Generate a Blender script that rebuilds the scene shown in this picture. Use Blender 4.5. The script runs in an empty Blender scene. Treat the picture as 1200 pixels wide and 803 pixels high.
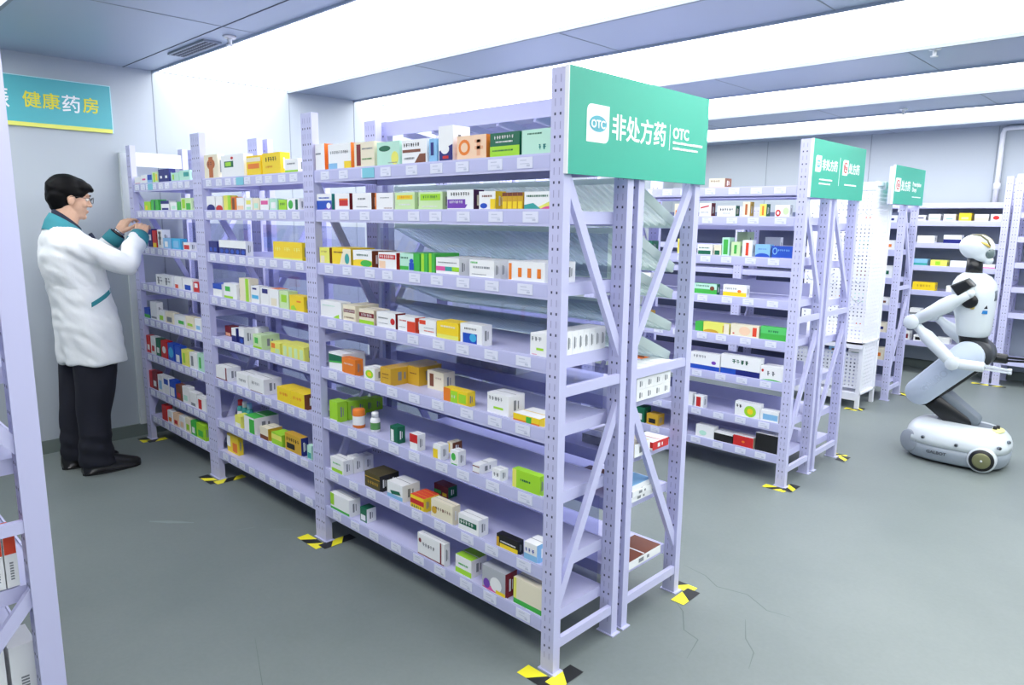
import bpy, bmesh, math, random
from mathutils import Vector, Matrix, noise
S = bpy.context.scene
C = S.collection
PI = math.pi
rnd = random.Random(7)
LIGHT_E = 4.8

# ------------------------------------------------------------------ materials
def lin(c):
    return tuple(((v/255)/12.92 if v/255 <= .04045 else ((v/255+.055)/1.055)**2.4) for v in c)
MATS = {}
def mat(name, rgb, rough=.5, metal=0.0, spec=.5, noise_amt=0.0, nscale=8.0, bump=0.0, emit=None, coat=0.0):
    if name in MATS: return MATS[name]
    m = bpy.data.materials.new(name); m.use_nodes = True
    nt = m.node_tree; b = nt.nodes['Principled BSDF']
    col = lin(rgb) + (1,)
    b.inputs['Base Color'].default_value = col
    b.inputs['Roughness'].default_value = rough
    b.inputs['Metallic'].default_value = metal
    b.inputs['Specular IOR Level'].default_value = spec
    b.inputs['Coat Weight'].default_value = coat
    if emit:
        b.inputs['Emission Color'].default_value = (1, 1, 1, 1)
        b.inputs['Emission Strength'].default_value = emit
    if noise_amt or bump:
        tc = nt.nodes.new('ShaderNodeTexCoord'); nz = nt.nodes.new('ShaderNodeTexNoise')
        nz.inputs['Scale'].default_value = nscale; nz.inputs['Detail'].default_value = 6
        nt.links.new(tc.outputs['Object'], nz.inputs['Vector'])
        if noise_amt:
            mx = nt.nodes.new('ShaderNodeMix'); mx.data_type = 'RGBA'
            mx.inputs['A'].default_value = tuple(max(0, v*(1-noise_amt)) for v in col[:3]) + (1,)
            mx.inputs['B'].default_value = tuple(min(1, v*(1+noise_amt)) for v in col[:3]) + (1,)
            nt.links.new(nz.outputs['Fac'], mx.inputs['Factor'])
            nt.links.new(mx.outputs['Result'], b.inputs['Base Color'])
        if bump:
            bp = nt.nodes.new('ShaderNodeBump'); bp.inputs['Strength'].default_value = bump
            bp.inputs['Distance'].default_value = .01
            nt.links.new(nz.outputs['Fac'], bp.inputs['Height'])
            nt.links.new(bp.outputs['Normal'], b.inputs['Normal'])
    MATS[name] = m
    return m
INK = dict(w=(244,246,246), cr=(240,232,205), y=(248,216,40), ly=(236,236,110), ly2=(250,246,150), o=(238,130,40), lo=(250,214,180),
    lo2=(240,180,140), o2=(190,105,50), r=(205,40,40), dr=(125,28,38), ro=(228,72,42), b=(32,80,190), nb=(28,36,120),
    lb=(140,195,235), cy=(70,180,225), g=(70,185,75), g2=(90,205,110), gn=(90,150,80), dg=(20,105,75), lg=(165,222,50), mg=(190,235,215),
    pg=(208,236,180), p=(120,70,180), dp=(70,30,90), br=(125,70,45), gd=(214,170,50), gy=(135,140,145), k=(28,28,30),
    tl=(60,165,160), pk=(225,90,160), sv=(180,184,190), ol=(82,74,40))
def ink(k):
    return mat('print_'+k, INK[k], rough=.42 if k not in ('sv', 'gd') else .3, metal=.0)
LILAC = mat('lilac_powder_coat', (201,202,236), rough=.38)
LILAC_D = mat('perforation_dot', (72,74,104), rough=.8)
LILAC_S = mat('perforation_slot', (158,158,198), rough=.7)
STRIP = mat('label_strip_tint', (196,198,235), rough=.25)
TAG = mat('price_tag_paper', (228,231,247), rough=.3)
TAGP = mat('price_tag_print', (196,202,222), rough=.5)
TEALTAG = mat('teal_shelf_tag', (130,205,222), rough=.4)
BOARD = mat('green_sign_board', (52,174,148), rough=.42)
WHITE = mat('white_paint', (240,242,246), rough=.4)

# ------------------------------------------------------------------ mesh builder
class MB:
    def __init__(s): s.v = []; s.f = []; s.m = []; s.mats = []
    def mi(s, m):
        if m not in s.mats: s.mats.append(m)
        return s.mats.index(m)
    def poly(s, pts, m):
        n = len(s.v); s.v += [tuple(p) for p in pts]; s.f.append(tuple(range(n, n+len(pts)))); s.m.append(s.mi(m))
    def box(s, x0, x1, y0, y1, z0, z1, m, tops=None, sides=None):
        n = len(s.v)
        s.v += [(x0,y0,z0),(x1,y0,z0),(x1,y1,z0),(x0,y1,z0),(x0,y0,z1),(x1,y0,z1),(x1,y1,z1),(x0,y1,z1)]
        F = [(0,3,2,1),(4,5,6,7),(0,1,5,4),(1,2,6,5),(2,3,7,6),(3,0,4,7)]
        k = s.mi(m); kt = s.mi(tops) if tops else k; ks = s.mi(sides) if sides else k
        for i, q in enumerate(F):
            s.f.append(tuple(n+a for a in q)); s.m.append(kt if i == 1 else ks if i in (3, 5) else k)
    def bar(s, a, b, w, h, m, up=(0,0,1)):
        a = Vector(a); b = Vector(b); d = (b-a).normalized(); u = Vector(up)
        if abs(d.dot(u)) > .98: u = Vector((0,1,0))
        x = d.cross(u).normalized(); z = x.cross(d).normalized()
        n = len(s.v)
        for p in (a, b):
            for sx, sz in ((-1,-1),(1,-1),(1,1),(-1,1)): s.v.append(tuple(p + x*sx*w/2 + z*sz*h/2))
        k = s.mi(m)
        for q in ((0,1,2,3),(7,6,5,4),(0,4,5,1),(1,5,6,2),(2,6,7,3),(3,7,4,0)):
            s.f.append(tuple(n+i for i in q)); s.m.append(k)
    def tube(s, pts, rs, m, seg=12, cap=True):
        pts = [Vector(p) for p in pts]
        if not isinstance(rs, (list, tuple)): rs = [rs]*len(pts)
        k = s.mi(m); rings = []; prev = None
        for i, p in enumerate(pts):
            d = (pts[min(i+1, len(pts)-1)] - pts[max(i-1, 0)]).normalized()
            if prev is None:
                prev = d.orthogonal().normalized()
            x = (prev - d*prev.dot(d)).normalized(); prev = x; y = d.cross(x)
            n = len(s.v); rings.append(n)
            for j in range(seg):
                a = 2*PI*j/seg; s.v.append(tuple(p + (x*math.cos(a) + y*math.sin(a))*rs[i]))
        for a, b in zip(rings, rings[1:]):
            for j in range(seg):
                s.f.append((a+j, a+(j+1) % seg, b+(j+1) % seg, b+j)); s.m.append(k)
        if cap:
            s.f.append(tuple(rings[0]+j for j in reversed(range(seg)))); s.m.append(k)
            s.f.append(tuple(rings[-1]+j for j in range(seg))); s.m.append(k)
    def loft(s, rings, m, cap=True):
        k = s.mi(m); ids = []
        for r in rings:
            ids.append(len(s.v)); s.v += [tuple(p) for p in r]
        n = len(rings[0])
        for a, b in zip(ids, ids[1:]):
            for j in range(n):
                s.f.append((a+j, a+(j+1) % n, b+(j+1) % n, b+j)); s.m.append(k)
        if cap:
            s.f.append(tuple(ids[0]+j for j in reversed(range(n)))); s.m.append(k)
            s.f.append(tuple(ids[-1]+j for j in range(n))); s.m.append(k)
    def ball(s, c, r, m, seg=16, rot=None):
        if not isinstance(r, (list, tuple)): r = (r, r, r)
        k = s.mi(m); n0 = len(s.v); c = Vector(c); nr = seg//2
        M = rot or Matrix.Identity(3)
        for i in range(nr+1):
            t = PI*i/nr
            for j in range(seg):
                a = 2*PI*j/seg
                s.v.append(tuple(c + M @ Vector((r[0]*math.sin(t)*math.cos(a), r[1]*math.sin(t)*math.sin(a), r[2]*math.cos(t)))))
        for i in range(nr):
            for j in range(seg):
                a = n0+i*seg+j; b = n0+i*seg+(j+1) % seg
                if i == 0: s.f.append((a, a+seg, b+seg)); s.m.append(k)
                elif i == nr-1: s.f.append((a, a+seg, b)); s.m.append(k)
                else: s.f.append((a, a+seg, b+seg, b)); s.m.append(k)
    def mesh(s, name):
        me = bpy.data.meshes.new(name); me.from_pydata(s.v, [], s.f)
        for m in s.mats: me.materials.append(m)
        me.polygons.foreach_set('material_index', s.m); me.update()
        return me
    def build(s, name, parent=None, smooth=False, origin=None):
        """vertices are given in world space; the object sits at `origin` or in its parent's frame"""
        off = Vector(parent.get('_o', (0,0,0))) if parent else Vector((0,0,0))
        if origin is not None: o = Vector(origin)
        else: o = off
        if o.length: s.v = [tuple(Vector(p)-o) for p in s.v]
        me = s.mesh(name)
        if smooth: me.polygons.foreach_set('use_smooth', [True]*len(me.polygons))
        ob = bpy.data.objects.new(name, me); C.objects.link(ob)
        ob.location = o - off
        ob['_o'] = tuple(o)
        if parent: ob.parent = parent
        return ob
def tag(o, label=None, cat=None, group=None, kind=None):
    if label: o['label'] = label
    if cat: o['category'] = cat
    if group: o['group'] = group
    if kind: o['kind'] = kind
    return o
def empty(name, loc, label, cat, group=None):
    o = bpy.data.objects.new(name, None); C.objects.link(o); o.location = loc; o['_o'] = tuple(loc)
    o.empty_display_size = .1
    return tag(o, label, cat, group)
def struct(mb, name, parent=None):
    o = mb.build(name, parent)
    if not parent: o['kind'] = 'structure'
    return o
def smooth_bevel(o, w, seg=2):
    md = o.modifiers.new('bevel', 'BEVEL'); md.width = w; md.segments = seg; md.limit_method = 'ANGLE'
    return o
def remeshed(mb, name, parent, voxel, smooth_it=4, disp=None, mats=None):
    me = mb.mesh(name+'_src'); tmp = bpy.data.objects.new('tmp', me); C.objects.link(tmp)
    r = tmp.modifiers.new('r', 'REMESH'); r.mode = 'VOXEL'; r.voxel_size = voxel
    if smooth_it:
        q = tmp.modifiers.new('s', 'SMOOTH'); q.iterations = smooth_it; q.factor = .5
    dg = bpy.context.evaluated_depsgraph_get(); dg.update()
    me2 = bpy.data.meshes.new_from_object(tmp.evaluated_get(dg)); me2.name = name
    bpy.data.objects.remove(tmp)
    me2.materials.clear()
    for m in (mats or mb.mats[:1]): me2.materials.append(m)
    off = Vector(parent['_o'])
    nr = [v.normal.copy() for v in me2.vertices] if disp else None
    for v in me2.vertices:
        if disp: v.co = v.co + nr[v.index]*disp(v.co.copy())
        v.co -= off
    me2.polygons.foreach_set('use_smooth', [True]*len(me2.polygons))
    me2.polygons.foreach_set('material_index', [0]*len(me2.polygons))
    o = bpy.data.objects.new(name, me2); C.objects.link(o); o.parent = parent; o['_o'] = tuple(off)
    return o
def text(body, size, M, m, name, parent, bold=0.0, extrude=.0008, align='LEFT', sx=1.0, label=None):
    """flat raised lettering; M takes (u, v, n) of the lettering plane to world space"""
    cu = bpy.data.curves.new('t', 'FONT'); cu.body = body; cu.size = size; cu.extrude = extrude
    cu.offset = bold; cu.align_x = align; cu.resolution_u = 3
    t = bpy.data.objects.new('t', cu); C.objects.link(t)
    dg = bpy.context.evaluated_depsgraph_get(); dg.update()
    me = bpy.data.meshes.new_from_object(t.evaluated_get(dg))
    bpy.data.objects.remove(t)
    off = Vector(parent['_o'])
    for v in me.vertices:
        v.co = M @ Vector((v.co.x*sx, v.co.y, v.co.z)) - off
    me.materials.clear(); me.materials.append(m); me.name = name
    o = bpy.data.objects.new(name, me); C.objects.link(o); o.parent = parent; o['_o'] = tuple(off)
    if label: o['label'] = label
    return o
def plane_x(x, y, z, s=1):   # lettering on a face looking towards +X: u -> +Y, v -> +Z
    return Matrix(((0,0,1,x),(1,0,0,y),(0,1,0,z),(0,0,0,1)))

# ------------------------------------------------------------------ camera
cd = bpy.data.cameras.new('camera'); cam = bpy.data.objects.new('camera', cd); C.objects.link(cam)
yaw, pitch, roll = math.radians(134.01465639), math.radians(-9.77824253), math.radians(0.62557477)
f = Vector((math.cos(pitch)*math.cos(yaw), math.cos(pitch)*math.sin(yaw), math.sin(pitch)))
r0 = Vector((math.sin(yaw), -math.cos(yaw), 0)); u0 = r0.cross(f)
r = r0*math.cos(roll) + u0*math.sin(roll); u = -r0*math.sin(roll) + u0*math.cos(roll)
cam.matrix_world = Matrix(((r.x,u.x,-f.x,1.39366),(r.y,u.y,-f.y,-1.65529),(r.z,u.z,-f.z,1.5),(0,0,0,1)))
cd.sensor_width = 36; cd.lens = 36*835.007/1200; cd.clip_start = .05
S.camera = cam
S.view_settings.view_transform = 'Standard'; S.view_settings.look = 'None'
S.view_settings.gamma = 1; S.view_settings.use_curve_mapping = False
S.view_settings.exposure = 0.0
w = bpy.data.worlds.new('world'); S.world = w; w.use_nodes = True
w.node_tree.nodes['Background'].inputs['Color'].default_value = (.6,.7,.8,1)
w.node_tree.nodes['Background'].inputs['Strength'].default_value = .1

# ------------------------------------------------------------------ the room
XL, XR, YN, YF, H = -3.756, 3.6, -4.2, 6.70, 2.441
def floor_mat():
    m = mat('painted_concrete', (128,144,146), rough=.34, spec=.4)
    nt = m.node_tree; b = nt.nodes['Principled BSDF']
    tc = nt.nodes.new('ShaderNodeTexCoord')
    n1 = nt.nodes.new('ShaderNodeTexNoise'); n1.inputs['Scale'].default_value = .9; n1.inputs['Detail'].default_value = 8; n1.inputs['Roughness'].default_value = .62
    n2 = nt.nodes.new('ShaderNodeTexNoise'); n2.inputs['Scale'].default_value = 60; n2.inputs['Detail'].default_value = 3
    for n in (n1, n2): nt.links.new(tc.outputs['Object'], n.inputs['Vector'])
    r1 = nt.nodes.new('ShaderNodeValToRGB')
    r1.color_ramp.elements[0].position = .3; r1.color_ramp.elements[0].color = lin((116,126,124)) + (1,)
    r1.color_ramp.elements[1].position = .72; r1.color_ramp.elements[1].color = lin((133,142,140)) + (1,)
    nt.links.new(n1.outputs['Fac'], r1.inputs['Fac'])
    mx = nt.nodes.new('ShaderNodeMix'); mx.data_type = 'RGBA'; mx.blend_type = 'MULTIPLY'; mx.inputs['Factor'].default_value = .12
    nt.links.new(r1.outputs['Color'], mx.inputs['A']); nt.links.new(n2.outputs['Fac'], mx.inputs['B'])
    nt.links.new(mx.outputs['Result'], b.inputs['Base Color'])
    mr = nt.nodes.new('ShaderNodeMapRange'); mr.inputs['To Min'].default_value = .3; mr.inputs['To Max'].default_value = .5
    nt.links.new(n1.outputs['Fac'], mr.inputs['Value']); nt.links.new(mr.outputs['Result'], b.inputs['Roughness'])
    return m
FLOOR = floor_mat()
WALL = mat('wall_panel_grey', (180,189,197), rough=.5, noise_amt=.03, nscale=1.5)
CEIL = mat('ceiling_panel_metal', (170,182,200), rough=.4, metal=.35, noise_amt=.03, nscale=.8)
SEAM = mat('panel_joint', (146,155,164), rough=.7)
DARK = mat('dark_joint', (70,78,88), rough=.7)
BASE = mat('baseboard_grey_green', (112,124,120), rough=.6)
b_ = MB(); b_.box(XL-.1, XR+.1, YN-.1, YF+.1, -.1, 0, FLOOR); fl = struct(b_, 'floor')
b_ = MB(); b_.box(XL-.1, XL, YN-.1, YF+.1, 0, H, WALL); struct(b_, 'wall_left')
b_ = MB(); b_.box(XL, XR, YF, YF+.1, 0, H, WALL); struct(b_, 'wall_back')
b_ = MB(); b_.box(XR, XR+.1, YN-.1, YF+.1, 0, H, WALL); struct(b_, 'wall_right')
b_ = MB(); b_.box(XL, XR, YN-.1, YN, 0, H, WALL); struct(b_, 'wall_front')
b_ = MB(); b_.box(XL-.1, XR+.1, YN-.1, YF+.1, H+.02, H+.12, CEIL)
LIGHTS = [(-1.80,-.80), (.224,1.208), (1.785,2.783), (3.50,4.49), (5.20,6.20)]
ye = [YN] + [v for p in LIGHTS for v in p] + [YF]
for i in range(0, len(ye), 2): b_.box(XL, XR, ye[i], ye[i+1], H, H+.02, CEIL)
struct(b_, 'ceiling')
b_ = MB(); b_.box(XL, XL+.012, YN, YF, 0, .085, BASE); struct(b_, 'baseboard_left')
b_ = MB(); b_.box(XL+.012, XR, YF-.012, YF, 0, .085, BASE); struct(b_, 'baseboard_back')
# joints between the wall and ceiling panels
b_ = MB()
for y in (.224, 1.208, 1.785, 2.9, 4.1, 5.3): b_.box(XL, XL+.002, y-.003, y+.003, .085, H, SEAM)
struct(b_, 'trim_1')
b_ = MB()
for x in (-2.5, -1.345, -.19, 1.0, 2.2): b_.box(x-.004, x+.004, YF-.002, YF, .085, H, SEAM)
struct(b_, 'trim_2')
b_ = MB()
for y0, y1 in zip([YN]+[p[1] for p in LIGHTS], [p[0] for p in LIGHTS]+[YF]):
    for x in (-2.3, -1.12, .06, 1.24, 2.4): b_.box(x-.003, x+.003, y0, y1, H-.0015, H, SEAM)
b_.box(XL, XR, .047, .053, H-.002, H, DARK)
struct(b_, 'trim_3')
b_ = MB(); b_.box(XL, XL+.03, -.02, .045, .085, 1.9, mat('pale_trim', (214,222,224), rough=.5)); struct(b_, 'trim_4')
for k, (a, b) in enumerate(LIGHTS):
    words = ['over the near left aisle', 'over the long front rack', 'over the second aisle', 'above the rack with the second sign', 'nearest the back wall']
    e = empty('ceiling_light', ((XL+XR)/2, (a+b)/2, H), 'long white luminous ceiling panel ' + words[k], 'ceiling light', 'luminous ceiling strips')
    q = MB(); q.box(XL+.004, XR-.004, a+.004, b-.004, H+.004, H+.016, mat('luminous_diffuser', (255,255,255), rough=.6, emit=LIGHT_E)); q.build('diffuser', e)
    q = MB()
    q.box(XL, XR, a, a+.012, H-.012, H+.002, CEIL); q.box(XL, XR, b-.012, b+.006, H-.018, H+.002, SEAM)
    q.build('edge_frame', e)
# marks on the floor
def ribbon(pts, wd, m, name, z=.0006):
    q = MB()
    for i in range(len(pts)-1):
        a = Vector(pts[i]+(z,)); b = Vector(pts[i+1]+(z,)); d = (b-a).normalized(); n = Vector((-d.y, d.x, 0))*wd/2
        w0 = 1 if i else .3; w1 = 1 if i < len(pts)-2 else .3
        q.poly([a-n*w0, b-n*w1, b+n*w1, a+n*w0], m)
    o = q.build(name, fl); return o
CR = mat('floor_crack', (104,116,114), rough=.8); SC = mat('floor_scuff', (140,152,150), rough=.7)
ribbon([(-.1,1.0),(.02,.98),(.1,.93),(.22,.96),(.33,.9),(.42,.92)], .004, CR, 'crack')
ribbon([(.02,.72),(.1,.66),(.17,.55),(.24,.53),(.27,.4)], .004, CR, 'crack')
ribbon([(.30,.78),(.36,.66),(.42,.6),(.45,.5)], .004, CR, 'crack')
ribbon([(-.2,-.9),(-.4,-.75),(-.6,-.72),(-.9,-.6)], .003, CR, 'crack')
ribbon([(-2.22,-.50),(-2.14,-.43),(-2.05,-.35)], .03, SC, 'scuff')
ribbon([(-1.82,-.24),(-1.79,-.16)], .012, SC, 'scuff'); ribbon([(-1.72,-.12),(-1.64,-.04)], .012, SC, 'scuff')
# vent, sprinkler and detector
e = empty('ceiling_vent', (-2.87,.14,H), 'perforated grey ventilation grille let into the ceiling joint', 'vent')
q = MB(); q.box(-3.12,-2.62,.09,.19,H-.012,H,mat('vent_grey',(150,160,172),rough=.5)); q.build('frame', e)
q = MB()
for i in range(16):
    for j in range(3): q.box(-3.10+i*.03, -3.08+i*.03, .102+j*.027, .12+j*.027, H-.0135, H-.012, DARK)
q.build('slots', e)
for x, y, wd in ((-2.46,.16,'beside the vent at the far left'), (-.56,5.0,'on the ceiling near the back wall'), (.2,2.84,'under the strip over the second aisle')):
    e = empty('ceiling_sprinkler', (x,y,H), 'small white sprinkler head '+wd, 'sprinkler', 'ceiling sprinklers')
    q = MB(); q.tube([(x,y,H-.001),(x,y,H-.012)], [.035,.03], WHITE, 16); q.build('rosette', e, True)
    q = MB(); q.tube([(x,y,H-.012),(x,y,H-.045)], [.012,.01], WHITE, 10); q.tube([(x,y,H-.045),(x,y,H-.048)], [.02,.02], WHITE, 12); q.build('nozzle', e, True)
# white conduit on the back wall
q = MB(); q.tube([(XR-.3,YF-.03,2.41),(-.10,YF-.03,2.41),(-.14,YF-.03,2.40),(-.15,YF-.03,2.36),(-.15,YF-.03,1.70)], .022, WHITE, 10)
q.tube([(-.15,YF-.03,1.70),(-.15,YF-.03,1.62)], .034, WHITE, 10); q.tube([(-.15,YF-.03,1.9),(-.15,YF-.03,1.84)], .03, WHITE, 10)
q.tube([(-.15,YF-.03,1.62),(-.15,YF-.03,.3)], .018, WHITE, 10)
tag(q.build('conduit_pipe', None, True, origin=(-.15,YF-.03,1.2)), 'white conduit pipe running down the back wall', 'pipe')
# ------------------------------------------------------------------ racks
Z = [1.648, 1.482, 1.255, 1.020, .790, .555, .315, .130]       # underside of the shelf lips
def post_mesh(m, x0, x1, y0, y1, h, front, cols=2):
    """perforated upright; front = -1 / +1 is the side (in Y) that carries the two rows of slots"""
    m.box(x0, x1, y0, y1, 0.004, h, LILAC)
    yy = y0-.0006 if front < 0 else y1+.0006
    w_ = x1-x0
    cs = [x0+w_*.3, x0+w_*.68] if cols == 2 else [x0+w_*.18, x0+w_*.38, x0+w_*.66, x0+w_*.86]
    z = .06
    i = 0
    while z < h-.03:
        for k, c in enumerate(cs):
            a, b = (.0032, .004) if i % 2 else (.0014, .011)
            p = [(c-a, yy, z-b), (c+a, yy, z-b), (c+a, yy, z+b), (c-a, yy, z+b)]
            m.poly(p if front < 0 else p[::-1], LILAC_D if i % 2 else LILAC_S)
        z += .033; i += 1
def make_shelf(root, x0, x1, y0, d, sy, z, tags=8, lip=.05, name='shelf', strip=True):
    """deck with folded lips; sy=+1: shelf runs from y0 to y0+d, front lip at y0"""
    m = MB(); ya, yb = (y0, y0+d) if sy > 0 else (y0-d, y0)
    zt = z+lip
    m.box(x0+.0031, x1-.0031, ya+.0061, yb-.0061, zt-.012, zt-.003, LILAC)
    fy0, fy1 = (y0, y0+.006) if sy > 0 else (y0-.006, y0)
    by0, by1 = (yb-.006, yb) if sy > 0 else (ya, ya+.006)
    m.box(x0, x1, fy0, fy1, z, zt+.002, LILAC); m.box(x0, x1, by0, by1, z, zt-.002, LILAC)
    m.box(x0, x0+.003, ya+.0061, yb-.0061, z+.006, zt-.0026, LILAC); m.box(x1-.003, x1, ya+.0061, yb-.0061, z+.006, zt-.0026, LILAC)
    sh = m.build(name, root)
    if strip:
        q = MB(); yy = y0-.0012*sy
        q.box(x0+.004, x1-.004, min(yy, y0), max(yy, y0), z+.008, zt-.004, STRIP); st = q.build('label_strip', sh)
        if tags:
            step = (x1-x0-.04)/tags
            me = None
            for i in range(tags):
                xc = x0+.02+step*(i+.5)+rnd.uniform(-.015,.015)
                if me is None:
                    q = MB(); q.box(-.033, .033, -.0008, .0008, -.017, .017, TAG)
                    yk = -.001 if sy > 0 else .001
                    for (a, b, c, d_) in ((-.02,-.004,.02,-.002), (-.02,.006,.008,.009), (.008,-.012,.022,-.006)):
                        p = [(a, yk, b), (c, yk, b), (c, yk, d_), (a, yk, d_)]
                        q.poly(p if sy > 0 else p[::-1], TAGP)
                    me = q.mesh('price_tag')
                o = bpy.data.objects.new('price_tag', me); C.objects.link(o); o.parent = sh
                o.location = Vector((xc, yy-.001*sy, z+.027)) - Vector(sh['_o'])
    return sh
def brace(root, a, b, name='frame_brace', w=.032, h=.018):
    m = MB(); m.bar(a, b, h, w, LILAC); return m.build(name, root)
def frame(root, x0, x1, y0, sy, d, h, up='down', pd=.034, cols=2, footplate=True):
    """an end frame: front upright, rear upright, two level bars and two diagonals"""
    yf = (y0, y0+pd) if sy > 0 else (y0-pd, y0)
    ye_ = (y0+d-pd, y0+d) if sy > 0 else (y0-d, y0-d+pd)
    for yy, fr in ((yf, -sy), (ye_, -1)):
        m = MB(); post_mesh(m, x0, x1, yy[0], yy[1], h, fr, cols); p = m.build('upright_post', root)
        q = MB(); q.box(x0-.008, x1+.012, yy[0]-.006, yy[1]+.006, 0, .004, LILAC); q.build('foot_plate', p)
    xc = x1-.012
    a = y0+sy*pd*.5; b = y0+sy*(d-pd*.5)
    brace(root, (xc, a, .10), (xc, b, .10)); brace(root, (xc, a, .965), (xc, b, .965))
    if up == 'down':
        brace(root, (xc-.008, a, 1.66), (xc-.008, b, 1.04)); brace(root, (xc-.008, a, .20), (xc-.008, b, .88))
    else:
        brace(root, (xc-.008, a, 1.04), (xc-.008, b, 1.66)); brace(root, (xc-.008, a, .88), (xc-.008, b, .20))
def mesh_acrylic():
    m = bpy.data.materials.new('clear_acrylic'); m.use_nodes = True; nt = m.node_tree
    nt.nodes.clear(); o = nt.nodes.new('ShaderNodeOutputMaterial'); mx = nt.nodes.new('ShaderNodeMixShader')
    t = nt.nodes.new('ShaderNodeBsdfTransparent'); g = nt.nodes.new('ShaderNodeBsdfGlossy')
    t.inputs['Color'].default_value = (.78,.80,.92,1); g.inputs['Roughness'].default_value = .06
    fr = nt.nodes.new('ShaderNodeLayerWeight'); fr.inputs['Blend'].default_value = .5; pw = nt.nodes.new('ShaderNodeMath'); pw.operation = 'POWER'; pw.inputs[1].default_value = 4.0
    ad = nt.nodes.new('ShaderNodeMath'); ad.operation = 'ADD'; ad.inputs[1].default_value = .07; ad.use_clamp = True
    nt.links.new(fr.outputs['Facing'], pw.inputs[0]); nt.links.new(pw.outputs[0], ad.inputs[0]); nt.links.new(ad.outputs[0], mx.inputs[0])
    nt.links.new(t.outputs[0], mx.inputs[1]); nt.links.new(g.outputs[0], mx.inputs[2]); nt.links.new(mx.outputs[0], o.inputs[0])
    return m
ACR = mesh_acrylic()
PXS = [(-.055,0.0), (-1.49,-1.404), (-2.66,-2.546), (-3.67,-3.60)]   # uprights of the long rack, near to far
D = .36
TZ = .002
# --- long front rack
front = empty('medicine_rack', (-1.8,.18,0), 'long lilac steel shelving rack full of medicine cartons, in front', 'shelving rack')
for i, (a, b) in enumerate(PXS): frame(front, a, b, 0, 1, D, 1.94, 'down', cols=4 if i in (1, 2) else 2)
for i in range(3):
    xa, xb = PXS[i+1][1]+.001, PXS[i][0]-.001
    for k, z in enumerate(Z):
        make_shelf(front, xa, xb, .006, D-.03, 1, z, tags=[9,9,9][i])
        if k >= 2:
            q = MB(); q.box(xa+.02, xb-.02, D-.032, D-.029, z+.052, z+.052+(.15 if k < 7 else .12), ACR); q.build('acrylic_panel', front)
q = MB(); q.box(-3.625,-3.615,.034,.325,1.812,1.90,WHITE); q.build('end_board', front)
for (x, k) in ((-1.0,0), (-2.1,0), (-3.3,0)):
    q = MB(); q.box(x-.04, x+.04, .002, .0035, Z[k]+.008, Z[k]+.046, TEALTAG); q.build('teal_tag', front)
# --- rear rack, back to back with the first
Y1 = .39
rear = empty('medicine_rack', (-1.8,.58,0), 'lilac steel rack standing back to back behind the long front rack', 'shelving rack')
for i, (a, b) in enumerate(PXS): frame(rear, a, b, Y1, 1, .40, 1.94, 'up', cols=2)
xa, xb = PXS[1][1]+.001, PXS[0][0]-.001
q = MB(); q.box(xa, xb, Y1+.009, Y1+.381, 1.925, 1.935, LILAC); q.box(xa, xb, Y1, Y1+.008, 1.875, 1.938, LILAC); q.box(xa, xb, Y1+.382, Y1+.39, 1.875, 1.938, LILAC); q.build('top_shelf', rear)
for x in [xa+.12+i*.2 for i in range(6)]:
    q = MB(); q.bar((x, Y1+.01, 1.88), (x+.1, Y1+.37, 1.80), .02, .03, LILAC); q.build('shelf_bracket', rear)
TRAY = mat('glide_tray', (222,232,230), rough=.4)
def translucent(m, f_):
    nt = m.node_tree; b = nt.nodes['Principled BSDF']; o = nt.nodes['Material Output']
    t = nt.nodes.new('ShaderNodeBsdfTranslucent'); t.inputs['Color'].default_value = b.inputs['Base Color'].default_value
    mx = nt.nodes.new('ShaderNodeMixShader'); mx.inputs[0].default_value = f_
    nt.links.new(b.outputs[0], mx.inputs[1]); nt.links.new(t.outputs[0], mx.inputs[2]); nt.links.new(mx.outputs[0], o.inputs['Surface'])
translucent(TRAY, .6)
def tray(z0, z1, x0=-1.38, x1=-.06):
    """sloping grooved glide shelf, high at the back of the front rack and low at the far aisle"""
    m = MB(); n = 40; ya, yb = Y1+.025, Y1+.335
    prof = []
    wgr = (x1-x0)/n
    for i in range(n):
        x = x0+i*wgr
        for (u_, dz) in ((0,0), (.5,0), (.58,-.011), (.92,-.011)): prof.append((x+u_*wgr, dz))
    prof.append((x1, 0))
    for (xA, dA), (xB, dB) in zip(prof, prof[1:]):
        m.poly([(xA,ya,z0+dA),(xB,ya,z0+dB),(xB,yb,z1+dB),(xA,yb,z1+dA)], TRAY)
    m.bar((x0, yb, z1), (x1, yb, z1), .012, .03, TRAY); m.bar((x0, ya, z0-.004), (x1, ya, z0-.004), .01, .02, TRAY)
    m.bar((x0, ya, z0), (x0, yb, z1), .008, .035, TRAY); m.bar((x1, ya, z0), (x1, yb, z1), .008, .035, TRAY)
    return m.build('glide_tray', rear)
for z0, z1 in ((1.64,1.49), (1.47,1.325), (1.335,1.225), (1.215,1.10), (1.115,.985)): tray(z0, z1)
for k, z in enumerate((.815,.60,.42,.155)): make_shelf(rear, xa, xb, Y1+.035, .33, 1, z, tags=0, lip=.045, strip=False)
for i in (1, 2):
    a2, b2 = PXS[i+1][1]+.001, PXS[i][0]-.001
    for k, z in enumerate((1.15, .86,.60,.36,.14)): make_shelf(rear, a2, b2, Y1+.035, .33, 1, z, tags=0, lip=.045, strip=False)
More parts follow.
